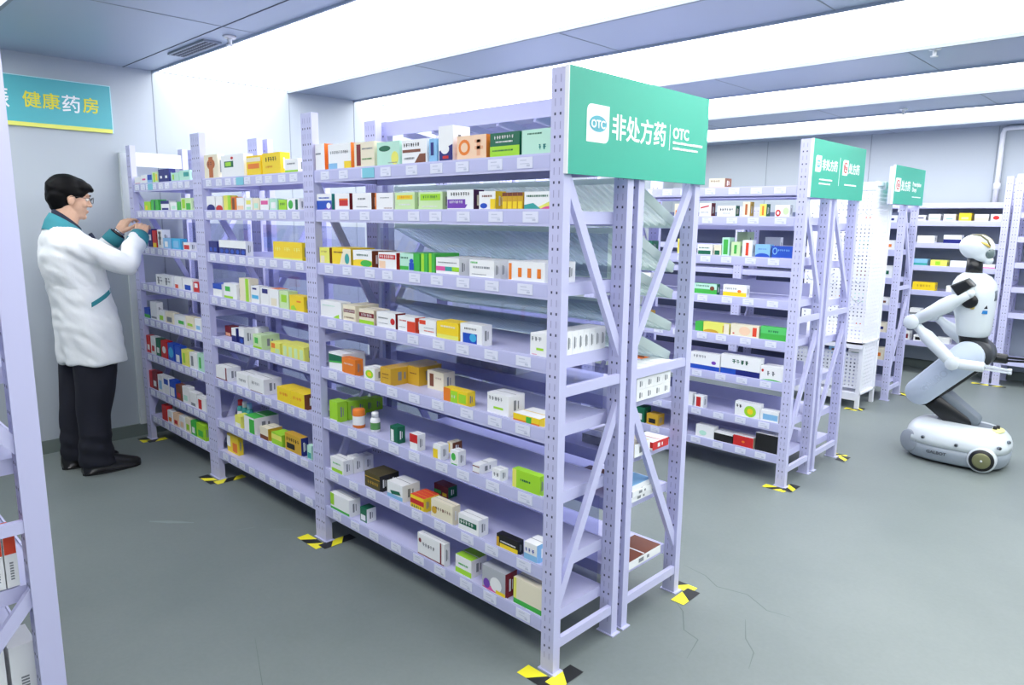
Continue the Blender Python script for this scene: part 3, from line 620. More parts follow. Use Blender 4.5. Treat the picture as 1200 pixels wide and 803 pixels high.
BOXES = '''
0|0|1|-1.400|0.012|0.074|0.111|6|1|y|w;r:.05,.6,.6,.66,gy;S:o|plain white carton with an orange edge
0|0|1|-1.298|0.012|0.169|0.103|5|1|y|w;r:.7,.02,1,.3,y;r:0,.02,.4,.25,lb;t:.1,.6,.9,.72,gy;S:o|white carton with a yellow and pale blue foot
0|0|1|-1.106|0.012|0.138|0.098|5|1|y|cr;r:.12,.08,.33,.92,dr;t:.4,.7,.95,.76,gy;t:.4,.3,.9,.36,gn|cream carton with a dark red upright band
0|0|1|-0.951|0.012|0.142|0.089|5|1|y|mg;e:.35,.72,.26,.12,dg;e:.8,.3,.16,.28,ly;t:.5,.1,.9,.14,gy|pale green carton with a dark oval and a yellow drop
0|0|1|-0.794|0.012|0.146|0.086|5|1|y|w;t:.08,.72,.7,.86,k;r:.03,.48,.75,.6,br;q:.5,.02,.95,.02,.95,.4,.72,.4,br;t:.1,.2,.5,.28,gy|white carton with brown lettering and a brown corner
0|0|1|-0.636|0.012|0.042|0.081|5|1|y|lb;r:.2,.3,.6,.85,nb|narrow pale blue carton with dark upright lettering
0|0|1|-0.585|0.012|0.077|0.120|8|1|y|w;q:.05,.02,.98,.02,.98,.48,.05,.3,nb;e:.45,.35,.3,.14,w;r:.3,.08,.7,.16,r|tall white carton with purple-blue foot
0|0|1|-0.488|0.012|0.145|0.079|6|1|y|lo;e:.26,.52,.2,.33,o;e:.26,.52,.12,.2,lo;t:.62,.15,.92,.8,lo2;S:o|peach carton with an orange ring emblem
0|0|1|-0.326|0.012|0.133|0.077|5|1|y|dg;r:0,0,1,.46,lg;t:.15,.75,.85,.88,w;t:.2,.6,.8,.66,w;t:.1,.25,.8,.31,dg|dark green and lime carton
0|0|1|-0.184|0.012|0.121|0.077|5|1|y|mg;t:.2,.8,.7,.86,dg;t:.6,.2,.9,.4,tl;S:tl|pale mint carton with fine print
0|0|2|-1.400|0.012|0.118|0.071|5|1|y|w;r:0,0,1,.6,b;q:0,0,1,0,1,.35,.5,.1,p;e:.8,.3,.14,.18,w;t:.15,.72,.85,.8,b;S:tl|white carton with a blue and purple lower half
0|0|2|-1.258|0.012|0.109|0.071|5|1|y|w;r:.3,.28,.9,.62,r;r:.3,.62,.9,.7,o;S:dr|white carton with a red square
0|0|2|-1.127|0.012|0.132|0.070|5|1|y|w;t:.3,.62,.7,.72,gy;t:.2,.2,.8,.25,gy;S:br|white carton with a brown side
0|0|2|-0.971|0.012|0.118|0.068|5|1|y|w;r:0,0,.08,1,o;t:.3,.7,.8,.75,gy;t:.5,.12,.95,.17,br|white carton with an orange left edge
0|0|2|-0.841|0.012|0.119|0.067|5|1|y|pg;r:.1,.62,.9,.85,y;t:.25,.68,.75,.8,o;t:.2,.3,.8,.38,w|pale green carton with a yellow header
0|0|2|-0.700|0.012|0.135|0.066|5|1|y|pg;r:.08,.55,.92,.9,lg;t:.2,.66,.8,.8,dg;t:.15,.2,.8,.26,w|pale green carton with a wide lime header
0|0|2|-0.541|0.012|0.137|0.070|5|1|y|w;t:.15,.72,.85,.88,k;r:.02,.3,.7,.55,p;q:.02,.12,.7,.12,.78,.3,.02,.3,p;t:.1,.35,.6,.48,w;S:dp|white carton with a purple ribbon
0|0|2|-0.378|0.012|0.079|0.063|5|1|y|w;e:.3,.25,.22,.14,b;t:.2,.7,.8,.8,br;r:.7,0,1,.6,y;S:y|white carton with a golden corner
0|0|2|-0.268|0.012|0.023|0.057|5|4|x|gd;r:0,.8,1,1,br;r:.1,.1,.9,.5,y|golden yellow carton
0|0|2|-0.170|0.012|0.111|0.058|5|1|y|w;q:0,.02,1,.02,1,.5,.3,.02,ly;q:0,.02,.7,.02,.35,.4,0,.3,tl;t:.1,.72,.9,.82,dg;q:.5,.02,1,.02,1,.25,.8,.2,pk|white carton with a rainbow sweep
0|0|3|-1.393|0.012|0.081|0.071|6|2|y|ly;r:.1,.1,.5,.5,cr;t:.2,.7,.8,.8,br;S:br|yellow carton with a brown side
0|0|3|-1.293|0.012|0.144|0.074|6|2|y|y;q:.4,.02,1,.02,1,.95,.6,.95,cr;e:.8,.4,.12,.3,tl;t:.1,.7,.6,.78,br|yellow-orange carton with a cream wedge
0|0|3|-1.134|0.012|0.134|0.069|6|2|y|w;r:0,.02,1,.4,y;e:.5,.35,.5,.12,y;e:.7,.25,.3,.2,g;t:.2,.66,.8,.78,dg;S:br|white and yellow carton with a green hill
0|0|3|-0.957|0.012|0.118|0.067|5|2|y|w;r:.05,.62,.95,.88,r;t:.1,.66,.9,.84,w;r:.05,.05,.4,.5,lo;S:r|white carton with a red header and peach corner
0|0|3|-0.816|0.012|0.118|0.069|5|3|y|g;r:0,0,.7,1,mg;e:.6,.6,.1,.12,b;r:.48,.1,.72,.5,b;t:.05,.7,.45,.8,dg;r:0,.1,.45,.3,g|green carton with a blue figure
0|0|3|-0.692|0.012|0.042|0.072|12|1|y|g;r:.1,0,.5,1,lg|narrow bright green carton
0|0|3|-0.646|0.012|0.036|0.074|12|1|y|g;r:.1,0,.5,1,lg|narrow bright green carton
0|0|3|-0.603|0.012|0.126|0.062|4|4|y|w;r:0,.25,.4,.5,pk;r:.4,.25,.7,.5,tl;r:.7,.25,1,.5,lg;t:.1,.7,.9,.76,gy|white carton with a pink, teal and lime stripe
0|0|3|-0.424|0.012|0.121|0.062|3|4|y|w;t:.05,.8,.35,.9,g;t:.15,.55,.85,.66,gy;t:.1,.2,.7,.24,gy;S:w|white carton with small green print
0|0|3|-0.238|0.012|0.161|0.066|5|3|y|w;r:.02,.1,.1,.9,o;r:.28,.25,.38,.7,o;r:.54,.25,.64,.7,o;r:.8,.25,.9,.7,o|long white carton with orange squares
0|0|4|-1.400|0.012|0.165|0.075|5|1|y|w;t:.1,.7,.7,.76,mg;q:.6,.05,.9,.05,.9,.3,.75,.2,lg|white carton with a pale green leaf
0|0|4|-1.220|0.012|0.092|0.071|12|1|y|cr;r:.05,.55,.95,.75,dr;t:.1,.58,.9,.72,w;t:.1,.2,.9,.3,br;S:cr|cream carton with dark red lettering
0|0|4|-1.100|0.012|0.104|0.064|8|1|y|cr;r:0,.5,1,.78,dr;t:.15,.54,.85,.72,w;r:0,.02,1,.3,lg|cream carton with a red belt and lime foot
0|0|4|-0.977|0.012|0.126|0.065|5|1|y|w;e:.85,.5,.12,.2,r;t:.1,.6,.6,.68,gy;t:.1,.3,.6,.34,gy;S:dr|white carton with a red ring
0|0|4|-0.837|0.012|0.108|0.061|5|1|y|w;r:.55,0,1,.75,ro;t:.1,.7,.5,.78,r;t:.1,.3,.45,.34,gy;S:ro|white carton with a vermilion right half
0|0|4|-0.705|0.012|0.099|0.062|5|1|y|w;r:.02,.7,.4,.95,ro;t:.3,.3,.9,.36,ro;t:.3,.5,.9,.54,gy|white carton with a vermilion corner
0|0|4|-0.602|0.012|0.119|0.066|7|1|y|y;r:0,0,1,.3,ly;t:.2,.7,.9,.8,cr|bright yellow carton
0|0|4|-0.472|0.012|0.111|0.072|5|1|y|w;r:.12,.03,.78,.55,b;e:.6,.35,.16,.2,cy;t:.2,.72,.8,.82,k|white carton with a blue globe
0|0|4|-0.135|0.012|0.077|0.077|3|10|y|w;t:.08,.68,.7,.85,gy;r:.35,.3,.75,.4,lg;t:.1,.1,.4,.13,pk|white carton with grey lettering and a lime line
0|0|5|-1.349|0.014|0.107|0.079|12|1|y|w;r:0,.5,1,.9,dg;q:.0,.4,1,.5,1,.6,0,.5,g|white and green carton
0|0|5|-1.235|0.008|0.102|0.071|4|1|y|o;t:.15,.6,.85,.7,w;r:.0,.02,.1,.1,w|orange carton with white print
0|0|5|-1.070|0.008|0.077|0.054|6|1|y|w;e:.5,.5,.36,.32,lg;e:.5,.5,.2,.18,y|white carton with a lime disc
0|0|5|-0.954|0.008|0.070|0.071|12|2|y|gd;t:.2,.6,.8,.66,br;t:.2,.4,.8,.44,br|mustard yellow carton
0|0|5|-0.882|0.091|0.073|0.076|12|1|y|gd;t:.2,.6,.8,.66,br|mustard yellow carton
0|0|5|-0.770|0.102|0.099|0.073|6|1|y|cr;r:.15,.15,.4,.85,br;t:.5,.6,.9,.7,br|ivory carton with a brown figure
0|0|5|-0.562|0.009|0.130|0.054|4|1|y|y;r:0,0,.3,1,o;r:.3,.1,.6,.9,lg;r:.65,.2,.95,.8,lg;t:.35,.4,.55,.6,w|yellow, orange and lime carton
0|0|5|-0.348|0.027|0.105|0.071|8|1|y|w;t:.08,.66,.7,.84,gy;r:.3,.25,.75,.36,lg|white carton with grey lettering
0|0|5|-0.204|0.008|0.119|0.029|10|1|y|y;r:0,0,1,.35,o;r:.5,.2,.7,.9,g;T:w|low yellow carton with a white lid
0|0|6|-1.348|0.008|0.066|0.093|5|1|y|lg;t:.3,.2,.6,.8,dg;r:.1,0,.9,.12,w|lime carton
0|0|6|-1.332|0.064|0.050|0.086|5|1|y|lg;t:.3,.2,.6,.8,dg|lime carton
0|0|6|-1.379|0.127|0.070|0.076|5|1|y|lg;t:.3,.2,.6,.8,dg|lime carton
0|0|6|-1.400|0.192|0.064|0.064|5|1|y|lg;t:.3,.2,.6,.8,dg|lime carton
0|0|6|-1.400|0.246|0.056|0.057|5|1|y|lg;t:.3,.2,.6,.8,dg|lime carton
0|0|6|-0.902|0.013|0.049|0.070|4|1|y|dg;r:.1,.1,.5,.8,w;S:dg|small green carton with a white panel
0|0|6|-0.768|0.009|0.049|0.068|4|1|y|w;r:0,.5,1,1,r;S:w|small white carton with a red top
0|0|6|-0.624|0.008|0.046|0.058|4|1|y|w;r:.0,.0,.6,.7,y;S:w|small white carton with a yellow patch
0|0|6|-0.638|0.091|0.032|0.045|5|1|y|cr;r:.2,.1,.5,.9,y;S:br|small cream carton with a brown side
0|0|6|-0.523|0.008|0.042|0.058|4|1|y|w;e:.4,.6,.3,.25,g;r:.1,.05,.9,.15,g|small white carton with a green dot
0|0|6|-0.403|0.008|0.036|0.036|9|1|y|w;r:0,.75,1,.85,dr;r:0,.1,1,.2,dr;S:w|low white carton with dark red lines
0|0|6|-0.307|0.012|0.041|0.042|4|1|y|w;t:.2,.4,.8,.7,gy;S:w|small white carton with grey print
0|0|6|-0.204|0.008|0.125|0.069|3|1|y|lg;t:.3,.5,.7,.6,dg;r:0,0,.15,1,ly|lime carton
0|0|7|-1.355|0.008|0.107|0.070|5|1|y|w;r:.1,.05,.9,.3,lg;t:.2,.6,.8,.7,g;S:w|white and green cube carton
0|0|7|-1.300|0.061|0.056|0.074|5|1|y|w;r:.2,.1,.8,.8,dg;S:w|white and green cube carton
0|0|7|-1.295|0.114|0.054|0.069|5|1|y|w;r:.2,.1,.8,.8,dg;S:w|white and green cube carton
0|0|7|-1.084|0.008|0.110|0.071|5|2|y|ol;t:.2,.3,.9,.5,gd;r:0,.7,1,.75,gd;S:k|dark olive and gold carton
0|0|7|-0.923|0.008|0.104|0.071|9|1|y|w;r:0,.0,1,.3,lb;q:.3,.3,.9,.4,.8,.6,.2,.5,dg|white carton with a pale blue foot
0|0|7|-0.768|0.008|0.086|0.057|4|2|y|y;r:0,.4,1,.75,r;t:.1,.1,.9,.3,dg;T:ro|yellow and red carton
0|0|7|-0.814|0.169|0.090|0.048|5|1|y|dr;r:0,.2,.5,.5,g;r:.6,.1,.9,.4,y;S:dg|dark red and green carton
0|0|7|-0.638|0.008|0.125|0.075|4|1|y|cr;t:.2,.5,.9,.66,br;e:.15,.45,.12,.2,gd;S:cr|cream carton with brown lettering
0|0|7|-0.480|0.008|0.110|0.065|5|1|y|w;r:.05,.4,.9,.72,dg;t:.1,.46,.8,.66,w|white carton with a green belt
0|0|7|-0.278|0.008|0.104|0.051|3|1|y|k;r:.15,0,1,.4,y;r:0,.1,.12,.8,gd;t:.2,.5,.9,.6,w|black carton with a yellow foot
0|0|7|-0.145|0.008|0.059|0.066|7|1|y|w;r:.0,.0,1,.4,lb;t:.1,.5,.8,.7,b;S:lb|white and sky blue carton
0|0|8|-1.366|0.008|0.155|0.080|6|1|y|w;r:0,0,1,.2,g;r:0,.3,.2,1,lg|white carton with a green foot
0|0|8|-1.160|0.030|0.052|0.064|5|1|y|dg;r:.1,.1,.8,.5,w;S:w|small green and white carton
0|0|8|-0.725|0.008|0.163|0.093|3|1|y|w;r:0,.05,1,.1,dr;r:.85,0,.9,1,dr;t:.2,.5,.7,.65,gy;e:.1,.7,.05,.1,dr|white carton with a dark red border
0|0|8|-0.514|0.023|0.090|0.070|8|1|y|w;r:.0,.0,1,.3,lg;t:.2,.5,.8,.6,g;T:lg|white carton with a lime lid
0|0|8|-0.351|0.008|0.119|0.093|6|1|y|sv;q:0,.1,.5,.3,1,.1,.4,.02,pk;e:.2,.3,.14,.2,p;e:.6,.4,.25,.3,w;r:.6,.0,1,.2,y;S:dr|silver carton with a rainbow sweep
0|0|8|-0.202|0.018|0.139|0.096|6|1|y|cr;r:0,0,1,.2,g;r:.0,.2,.1,1,ly;S:w|cream carton with a green foot
0|1|1|-2.526|0.012|0.167|0.124|4|1|y|cr;e:.5,.6,.3,.22,o2;r:.35,.05,.65,.9,o2;t:.3,.5,.7,.7,br|cream carton with a brown ornament
0|1|1|-2.320|0.012|0.255|0.111|5|1|y|w;r:.15,.45,.55,.72,dg;r:.2,.5,.45,.68,lg;e:.5,.85,.06,.06,r|white carton with a green block
0|1|1|-2.038|0.012|0.145|0.094|5|1|y|y;r:.1,.35,.9,.6,o;r:0,.7,1,.9,cr|yellow carton with an orange panel
0|1|1|-1.876|0.012|0.173|0.098|5|1|y|y;t:.2,.6,.8,.8,k;t:.2,.3,.6,.4,o;S:y|large bright yellow carton with black print
0|1|1|-1.665|0.012|0.118|0.062|5|1|y|w;r:0,.0,1,.2,lg;t:.2,.6,.8,.7,gy|white carton with a lime foot
0|1|2|-2.523|0.012|0.103|0.078|4|1|y|w;e:.5,.15,.5,.3,nb|white carton with a navy arch
0|1|2|-2.409|0.012|0.081|0.076|4|1|y|w;e:.5,.15,.5,.25,r|white carton with a red arch
0|1|2|-2.314|0.012|0.081|0.079|4|1|y|ly;r:.6,0,1,1,lg|yellow and lime carton
0|1|2|-2.227|0.012|0.055|0.071|4|1|y|o;r:.2,.1,.7,.9,br|narrow orange-brown carton
0|1|2|-2.166|0.012|0.082|0.066|4|1|y|w;r:.1,.1,.9,.4,lo|white carton with a peach patch
0|1|2|-2.077|0.012|0.080|0.064|4|1|y|w;r:.2,.5,.8,.8,ly;r:.2,.1,.8,.3,mg|white carton with a yellow patch
0|1|2|-1.992|0.012|0.067|0.061|4|1|y|cr;r:.2,.2,.8,.6,mg|cream carton with a mint patch
0|1|2|-1.917|0.012|0.086|0.060|4|1|y|w;r:.1,.5,.9,.8,pk|white carton with a pink patch
0|1|2|-1.824|0.012|0.075|0.057|4|1|y|mg;r:.2,.2,.8,.7,w|mint carton with a white patch
0|1|2|-1.736|0.012|0.070|0.051|4|1|y|lg;t:.2,.5,.8,.7,dg|lime carton
0|1|2|-1.658|0.012|0.108|0.056|4|1|y|w;e:.3,.5,.2,.35,g;r:.7,.1,.9,.9,dg|white carton with a green disc
0|1|3|-2.529|0.012|0.053|0.066|4|2|x|nb;r:.2,.2,.8,.5,b|navy blue carton
0|1|3|-2.401|0.012|0.062|0.075|4|5|x|w;r:0,0,1,.5,nb;e:.5,.25,.3,.15,b|white carton with a navy lower half
0|1|3|-1.807|0.012|0.089|0.084|4|3|x|y;r:.0,.0,1,.15,ly;t:.2,.5,.8,.7,ly2|lemon yellow carton
0|1|4|-2.509|0.012|0.111|0.073|6|1|y|w;r:0,.6,1,1,b;T:b|white carton with a blue top
0|1|4|-2.371|0.012|0.150|0.084|5|1|y|w;r:.1,.5,.5,.8,g;r:.0,.0,.7,.2,lg|white carton with green marks
0|1|4|-2.187|0.012|0.115|0.122|5|1|y|cr;r:.6,0,.9,1,lg|tall cream carton with a lime stripe
0|1|4|-2.060|0.012|0.088|0.091|5|1|y|w;r:.1,.3,.9,.5,cy;r:.2,.8,.7,.9,nb|white carton with a cyan belt
0|1|4|-1.957|0.012|0.082|0.089|5|1|y|w;r:.2,.7,.9,.95,nb|white carton with a navy cap
0|1|4|-1.871|0.012|0.093|0.091|6|1|y|w;T:o;r:.2,.1,.8,.5,cr|white carton with an orange lid
0|1|4|-1.769|0.012|0.087|0.088|5|1|y|pg;r:.2,.4,.8,.8,lg|pale lime carton
0|1|4|-1.673|0.012|0.130|0.075|5|1|y|y;r:.5,.6,.8,.7,o;q:.1,.1,.5,.1,.3,.4,.1,.3,lg|bright yellow carton
0|1|5|-2.543|0.081|0.069|0.057|5|1|y|dr;r:.1,.05,.95,.35,lo2|dark red carton
0|1|5|-2.301|0.008|0.053|0.079|6|1|y|w;r:0,0,1,.5,nb;S:nb|white and navy carton
0|1|5|-2.215|0.008|0.059|0.086|6|1|y|w;r:0,0,1,.5,nb;e:.5,.25,.3,.15,b|white and navy carton
0|1|5|-2.187|0.071|0.066|0.089|6|1|y|w;r:0,0,1,.5,nb;e:.5,.25,.3,.15,b|white and navy carton
0|1|5|-2.056|0.008|0.091|0.075|10|1|y|pg;r:.2,.4,.6,.8,g;r:0,0,1,.2,lg|pale green and lime carton
0|1|5|-1.874|0.008|0.096|0.059|8|1|y|ly;r:.1,.5,.5,.9,o;r:.5,.1,.95,.5,pg|yellow and olive carton
0|1|5|-1.755|0.008|0.051|0.068|8|4|x|ly;r:.2,.1,.8,.8,pg|narrow yellow and olive carton
0|1|6|-2.526|0.008|0.142|0.078|8|1|y|w;r:0,.05,1,.12,dr;r:.85,0,.95,1,dr|white carton with a dark red edge
0|1|6|-2.284|0.014|0.133|0.074|9|1|y|w;t:.2,.4,.8,.6,gy|white carton
0|1|6|-2.129|0.008|0.165|0.081|10|1|y|w;t:.2,.5,.8,.7,gy;r:.1,.05,.9,.1,br;S:w|wide white carton with grey print
0|1|6|-1.828|0.008|0.131|0.075|9|2|x|y;t:.2,.5,.9,.7,o;S:br|golden yellow carton with a brown side
0|1|6|-1.673|0.101|0.060|0.040|5|1|y|mg;r:.2,.2,.8,.7,lg|pale mint carton
0|1|7|-2.330|0.013|0.072|0.067|6|1|y|ly;r:.1,.1,.9,.4,w|pale yellow carton
0|1|7|-2.208|0.008|0.117|0.092|14|1|y|w;r:.5,0,1,.9,g;T:g|large white and green carton
0|1|7|-2.030|0.008|0.087|0.067|8|1|y|cr;r:0,0,1,.4,br;S:gd|cream and brown carton
0|1|7|-1.907|0.008|0.105|0.064|7|1|y|lg;r:0,.5,1,.9,ly|lime and yellow carton
0|1|7|-1.768|0.008|0.155|0.092|4|1|y|gd;r:.1,.2,.6,.5,k;t:.1,.6,.9,.8,k;S:nb|gold and black carton
0|1|7|-1.576|0.018|0.039|0.069|5|1|y|mg;r:.1,.1,.9,.5,tl|mint and teal carton
0|1|8|-2.503|0.038|0.140|0.105|3|1|y|y;r:.0,.3,.3,.9,w;r:.5,.1,.9,.6,o|yellow and white carton
0|2|1|-3.589|0.012|0.106|0.045|4|1|y|w;r:.1,.0,.9,.15,r|small white carton with a red foot
0|2|1|-3.474|0.012|0.099|0.052|4|1|y|w;r:.2,.4,.8,.6,pk|small white carton with a pink line
0|2|1|-3.363|0.012|0.072|0.051|4|1|y|lb;r:.0,.4,1,1,b|small pale blue carton
0|2|1|-3.282|0.012|0.091|0.065|4|1|y|pg;r:.2,.1,.5,.9,lg;r:.6,.2,.9,.8,y|small lime striped carton
0|2|1|-3.181|0.012|0.080|0.076|4|2|x|nb;r:.3,.3,.7,.5,w|navy blue carton with a white square
0|2|1|-2.990|0.012|0.112|0.049|4|1|y|mg;r:.2,.2,.4,.8,lg|pale mint carton with a lime line
0|2|1|-2.865|0.012|0.143|0.058|4|1|y|mg;r:.4,.4,.9,.8,tl|pale teal carton
0|2|2|-3.450|0.012|0.103|0.058|4|1|y|lg;r:.2,.1,.5,.6,y|lime green carton
0|2|2|-3.336|0.012|0.123|0.069|5|1|y|g;r:.4,.1,.6,.9,dg|mid green carton
0|2|2|-3.175|0.012|0.127|0.060|4|1|y|w;r:.1,.1,.9,.3,nb;r:0,.7,1,1,nb|white carton with a navy top
0|2|2|-3.032|0.012|0.100|0.049|4|1|y|w;r:.2,.2,.8,.6,mg;S:g|white and green carton
0|2|2|-2.927|0.012|0.050|0.053|4|1|y|g|narrow green carton
0|2|2|-2.870|0.012|0.144|0.073|4|1|y|pg;r:.1,.2,.4,.9,lg;r:.5,.1,.9,.6,g|pale green carton with darker green marks
0|2|3|-3.427|0.012|0.065|0.117|4|1|y|nb;r:.2,.4,.8,.7,w|navy blue carton
0|2|3|-3.353|0.012|0.068|0.108|4|1|y|r;r:.1,.0,.9,.3,y|red and yellow carton
0|2|3|-3.268|0.012|0.075|0.115|5|1|y|w;t:.2,.2,.8,.9,gy|white carton with grey dots
0|2|3|-3.180|0.012|0.119|0.066|4|1|y|lb;r:.2,.2,.6,.7,w|pale blue and white carton
0|2|3|-3.048|0.012|0.128|0.067|4|1|y|cy;r:.2,.2,.8,.8,lb|sky blue carton
0|2|3|-2.876|0.012|0.092|0.049|4|1|y|w;r:.1,.2,.9,.7,r|white and red carton
0|2|4|-3.343|0.012|0.126|0.072|5|2|x|w;t:.2,.2,.8,.8,gy|ivory carton with grey print
0|2|4|-3.051|0.012|0.113|0.075|4|1|y|w;r:.1,.1,.5,.4,ro|white carton with a vermilion mark
0|2|4|-2.924|0.012|0.141|0.074|4|1|y|w;r:.2,.1,.8,.5,b|white carton with a blue square
0|2|4|-2.770|0.012|0.074|0.061|4|1|y|r;r:.2,.5,.8,.9,w|red and white carton
0|2|5|-3.593|0.012|0.100|0.068|4|1|y|b;r:0,0,1,.4,g|blue and green carton
0|2|5|-3.481|0.012|0.112|0.118|4|1|y|w;r:.1,.1,.9,.2,gy|tall white carton
0|2|5|-3.349|0.012|0.100|0.073|4|1|y|w;r:.2,.2,.8,.6,lg|white carton with a lime patch
0|2|5|-3.233|0.012|0.127|0.076|4|1|y|cr;r:.2,.2,.8,.6,gy|ivory carton
0|2|5|-3.092|0.012|0.161|0.072|4|1|y|w;r:.4,.3,.9,.6,g|white carton with a green patch
0|2|5|-2.917|0.012|0.121|0.080|4|1|y|cr;r:.2,.3,.8,.5,lg|ivory and lime carton
0|2|5|-2.786|0.012|0.090|0.078|4|1|y|w;r:.2,.2,.8,.5,lb|white and pale blue carton
0|2|6|-3.596|0.012|0.064|0.118|4|1|y|r;r:.2,.2,.8,.5,w|red carton
0|2|6|-3.521|0.012|0.078|0.121|4|1|y|w;r:.2,.2,.8,.5,r|white carton with a red patch
0|2|6|-3.431|0.012|0.069|0.119|4|1|y|dg;r:.2,.2,.8,.5,w|dark green carton
0|2|6|-3.346|0.012|0.101|0.116|4|1|y|r;e:.5,.5,.3,.2,w|red carton with a white disc
0|2|6|-3.231|0.012|0.097|0.113|4|1|y|b;e:.5,.5,.4,.3,cy|blue carton
0|2|6|-3.121|0.012|0.090|0.112|4|1|y|b;r:.2,.1,.8,.5,w|blue and white carton
0|2|6|-3.017|0.012|0.105|0.101|4|1|y|ly;r:.2,.2,.5,.8,lg|pale yellow carton
0|2|6|-2.898|0.012|0.108|0.100|4|1|y|w;r:.2,.2,.5,.8,gy|white carton
0|2|6|-2.780|0.012|0.095|0.109|4|1|y|mg;r:.2,.2,.5,.8,g|mint carton
0|2|7|-3.596|0.012|0.049|0.120|4|1|y|r|red carton
0|2|7|-3.540|0.012|0.083|0.125|4|1|y|dr;r:.2,.2,.8,.5,w|dark red and white carton
0|2|7|-3.445|0.012|0.085|0.116|4|1|y|w;r:.2,.2,.8,.7,lb|white and pale blue carton
0|2|7|-3.349|0.012|0.090|0.117|4|1|y|w;r:.1,.6,.9,.9,b|white carton with a blue top
0|2|7|-3.248|0.012|0.087|0.113|4|1|y|b;r:.1,.1,.9,.6,w|blue and white carton
0|2|7|-3.146|0.012|0.088|0.101|4|1|y|br;r:.2,.2,.8,.5,r|brown carton
0|2|7|-3.043|0.012|0.092|0.108|4|1|y|w;r:.2,.2,.8,.5,mg|white and mint carton
0|2|7|-2.937|0.012|0.103|0.091|4|1|y|w;r:.2,.1,.8,.3,gy|white carton
0|2|7|-2.821|0.012|0.116|0.084|4|1|y|w;r:.1,.1,.5,.8,r|white carton with a red side
0|2|8|-3.411|0.012|0.080|0.104|4|1|y|r|red carton
0|2|8|-3.316|0.012|0.078|0.086|4|1|y|w;r:.2,.2,.8,.5,o|white and orange carton
0|2|8|-3.224|0.012|0.084|0.086|4|1|y|lo;r:.2,.2,.8,.5,r|peach carton
0|2|8|-3.125|0.012|0.080|0.087|4|1|y|w;r:.2,.2,.8,.6,lo|white and peach carton
0|2|8|-3.030|0.012|0.071|0.094|4|1|y|cr;r:.2,.2,.8,.6,lg|ivory and lime carton
0|2|8|-2.945|0.012|0.068|0.093|4|1|y|g;r:.2,.2,.8,.6,w|green and white carton
0|2|8|-2.863|0.012|0.115|0.096|4|1|y|lg;r:.2,.2,.8,.6,g|lime green carton
1|0|1|-0.769|0.012|0.102|0.054|8|1|y|cr;t:.1,.6,.7,.8,br;r:.0,.0,1,.1,lo2;S:br|cream carton with brown print
1|0|2|-0.993|0.012|0.037|0.079|4|1|y|cr;r:.2,.1,.8,.5,o|cream and orange carton
1|0|2|-0.952|0.012|0.032|0.078|4|1|y|y;r:.2,.1,.8,.5,o|yellow and orange carton
1|0|2|-0.823|0.012|0.079|0.081|5|1|y|w;q:.1,.6,.8,.75,.8,.85,.1,.7,r;t:.1,.3,.8,.36,gy;S:dr|white carton with a red slash
1|0|2|-0.706|0.012|0.117|0.065|5|1|y|w;t:.15,.55,.85,.75,k;t:.3,.3,.7,.36,gy;S:dg|white carton with black lettering
1|0|2|-0.548|0.012|0.046|0.086|5|1|y|cr;r:.35,.15,.65,.85,o2;S:gd|cream carton with a russet upright
1|0|2|-0.445|0.012|0.040|0.073|5|1|y|ly;r:.35,.15,.65,.85,o;S:dg|yellow carton with an orange upright
1|0|2|-0.356|0.012|0.084|0.067|4|1|y|w;e:.22,.35,.18,.28,r;e:.22,.35,.09,.14,w;e:.75,.5,.2,.3,pg|white carton with a red ring
1|0|3|-0.821|0.012|0.098|0.064|5|1|y|w;r:.05,.1,.9,.45,dg;t:.1,.65,.8,.75,dg|white carton with a dark teal base
1|0|3|-0.712|0.012|0.047|0.064|4|1|y|cr;r:.1,.1,.8,.5,dg|small cream carton with dark lines
1|0|3|-0.662|0.012|0.048|0.109|6|1|y|mg;r:.2,.1,.8,.9,g|pale green striped carton
1|0|3|-0.603|0.012|0.055|0.085|5|1|y|pg;r:.35,.2,.65,.8,g|lime-white carton with a green upright
1|0|3|-0.534|0.012|0.060|0.097|5|1|y|w;r:.35,.1,.65,.85,ro|white carton with a vermilion upright
1|0|3|-0.455|0.012|0.087|0.076|5|1|y|lb;e:.5,.1,.5,.25,b;t:.2,.6,.8,.7,b|light blue carton
1|0|3|-0.357|0.012|0.119|0.069|5|1|y|b;e:.15,.6,.12,.28,lb;e:.15,.6,.08,.2,b;t:.3,.6,.9,.75,lb|royal blue carton
1|0|3|-0.960|0.012|0.038|0.094|5|2|x|ly;r:.2,.2,.8,.8,y;S:pg|yellow and pale green carton
1|0|3|-0.519|0.270|0.094|0.112|4|1|y|w;q:.5,.1,.9,.1,.7,.6,.55,.4,r|low white carton with a red tick
1|0|3|-0.688|0.245|0.073|0.140|8|1|y|pg|pale green carton behind the front row
1|0|4|-0.829|0.012|0.151|0.066|4|1|y|g;r:0,.5,1,1,mg;t:.1,.7,.7,.85,dg;e:.8,.6,.1,.2,br;S:dg|green and mint carton
1|0|4|-0.638|0.012|0.148|0.071|4|1|y|w;r:0,0,1,.4,y;t:.1,.6,.6,.75,gy;e:.7,.5,.08,.12,o|white carton with a yellow foot
1|0|5|-0.808|0.012|0.052|0.063|6|1|y|g|green carton
1|0|5|-0.753|0.012|0.170|0.067|4|1|y|ly;e:.3,.1,.3,.25,gd;r:.75,.2,.85,.8,gd;r:.8,0,1,1,cr|pale yellow carton
1|0|5|-0.574|0.012|0.176|0.074|4|1|y|cr;e:.5,.5,.2,.35,lo;r:.78,.15,.92,.85,ro;r:.08,.2,.14,.3,r|cream carton with a vermilion block
1|0|5|-0.390|0.012|0.152|0.079|4|1|y|g;r:.0,.5,1,1,g2;t:.3,.6,.7,.75,dg|spring green carton
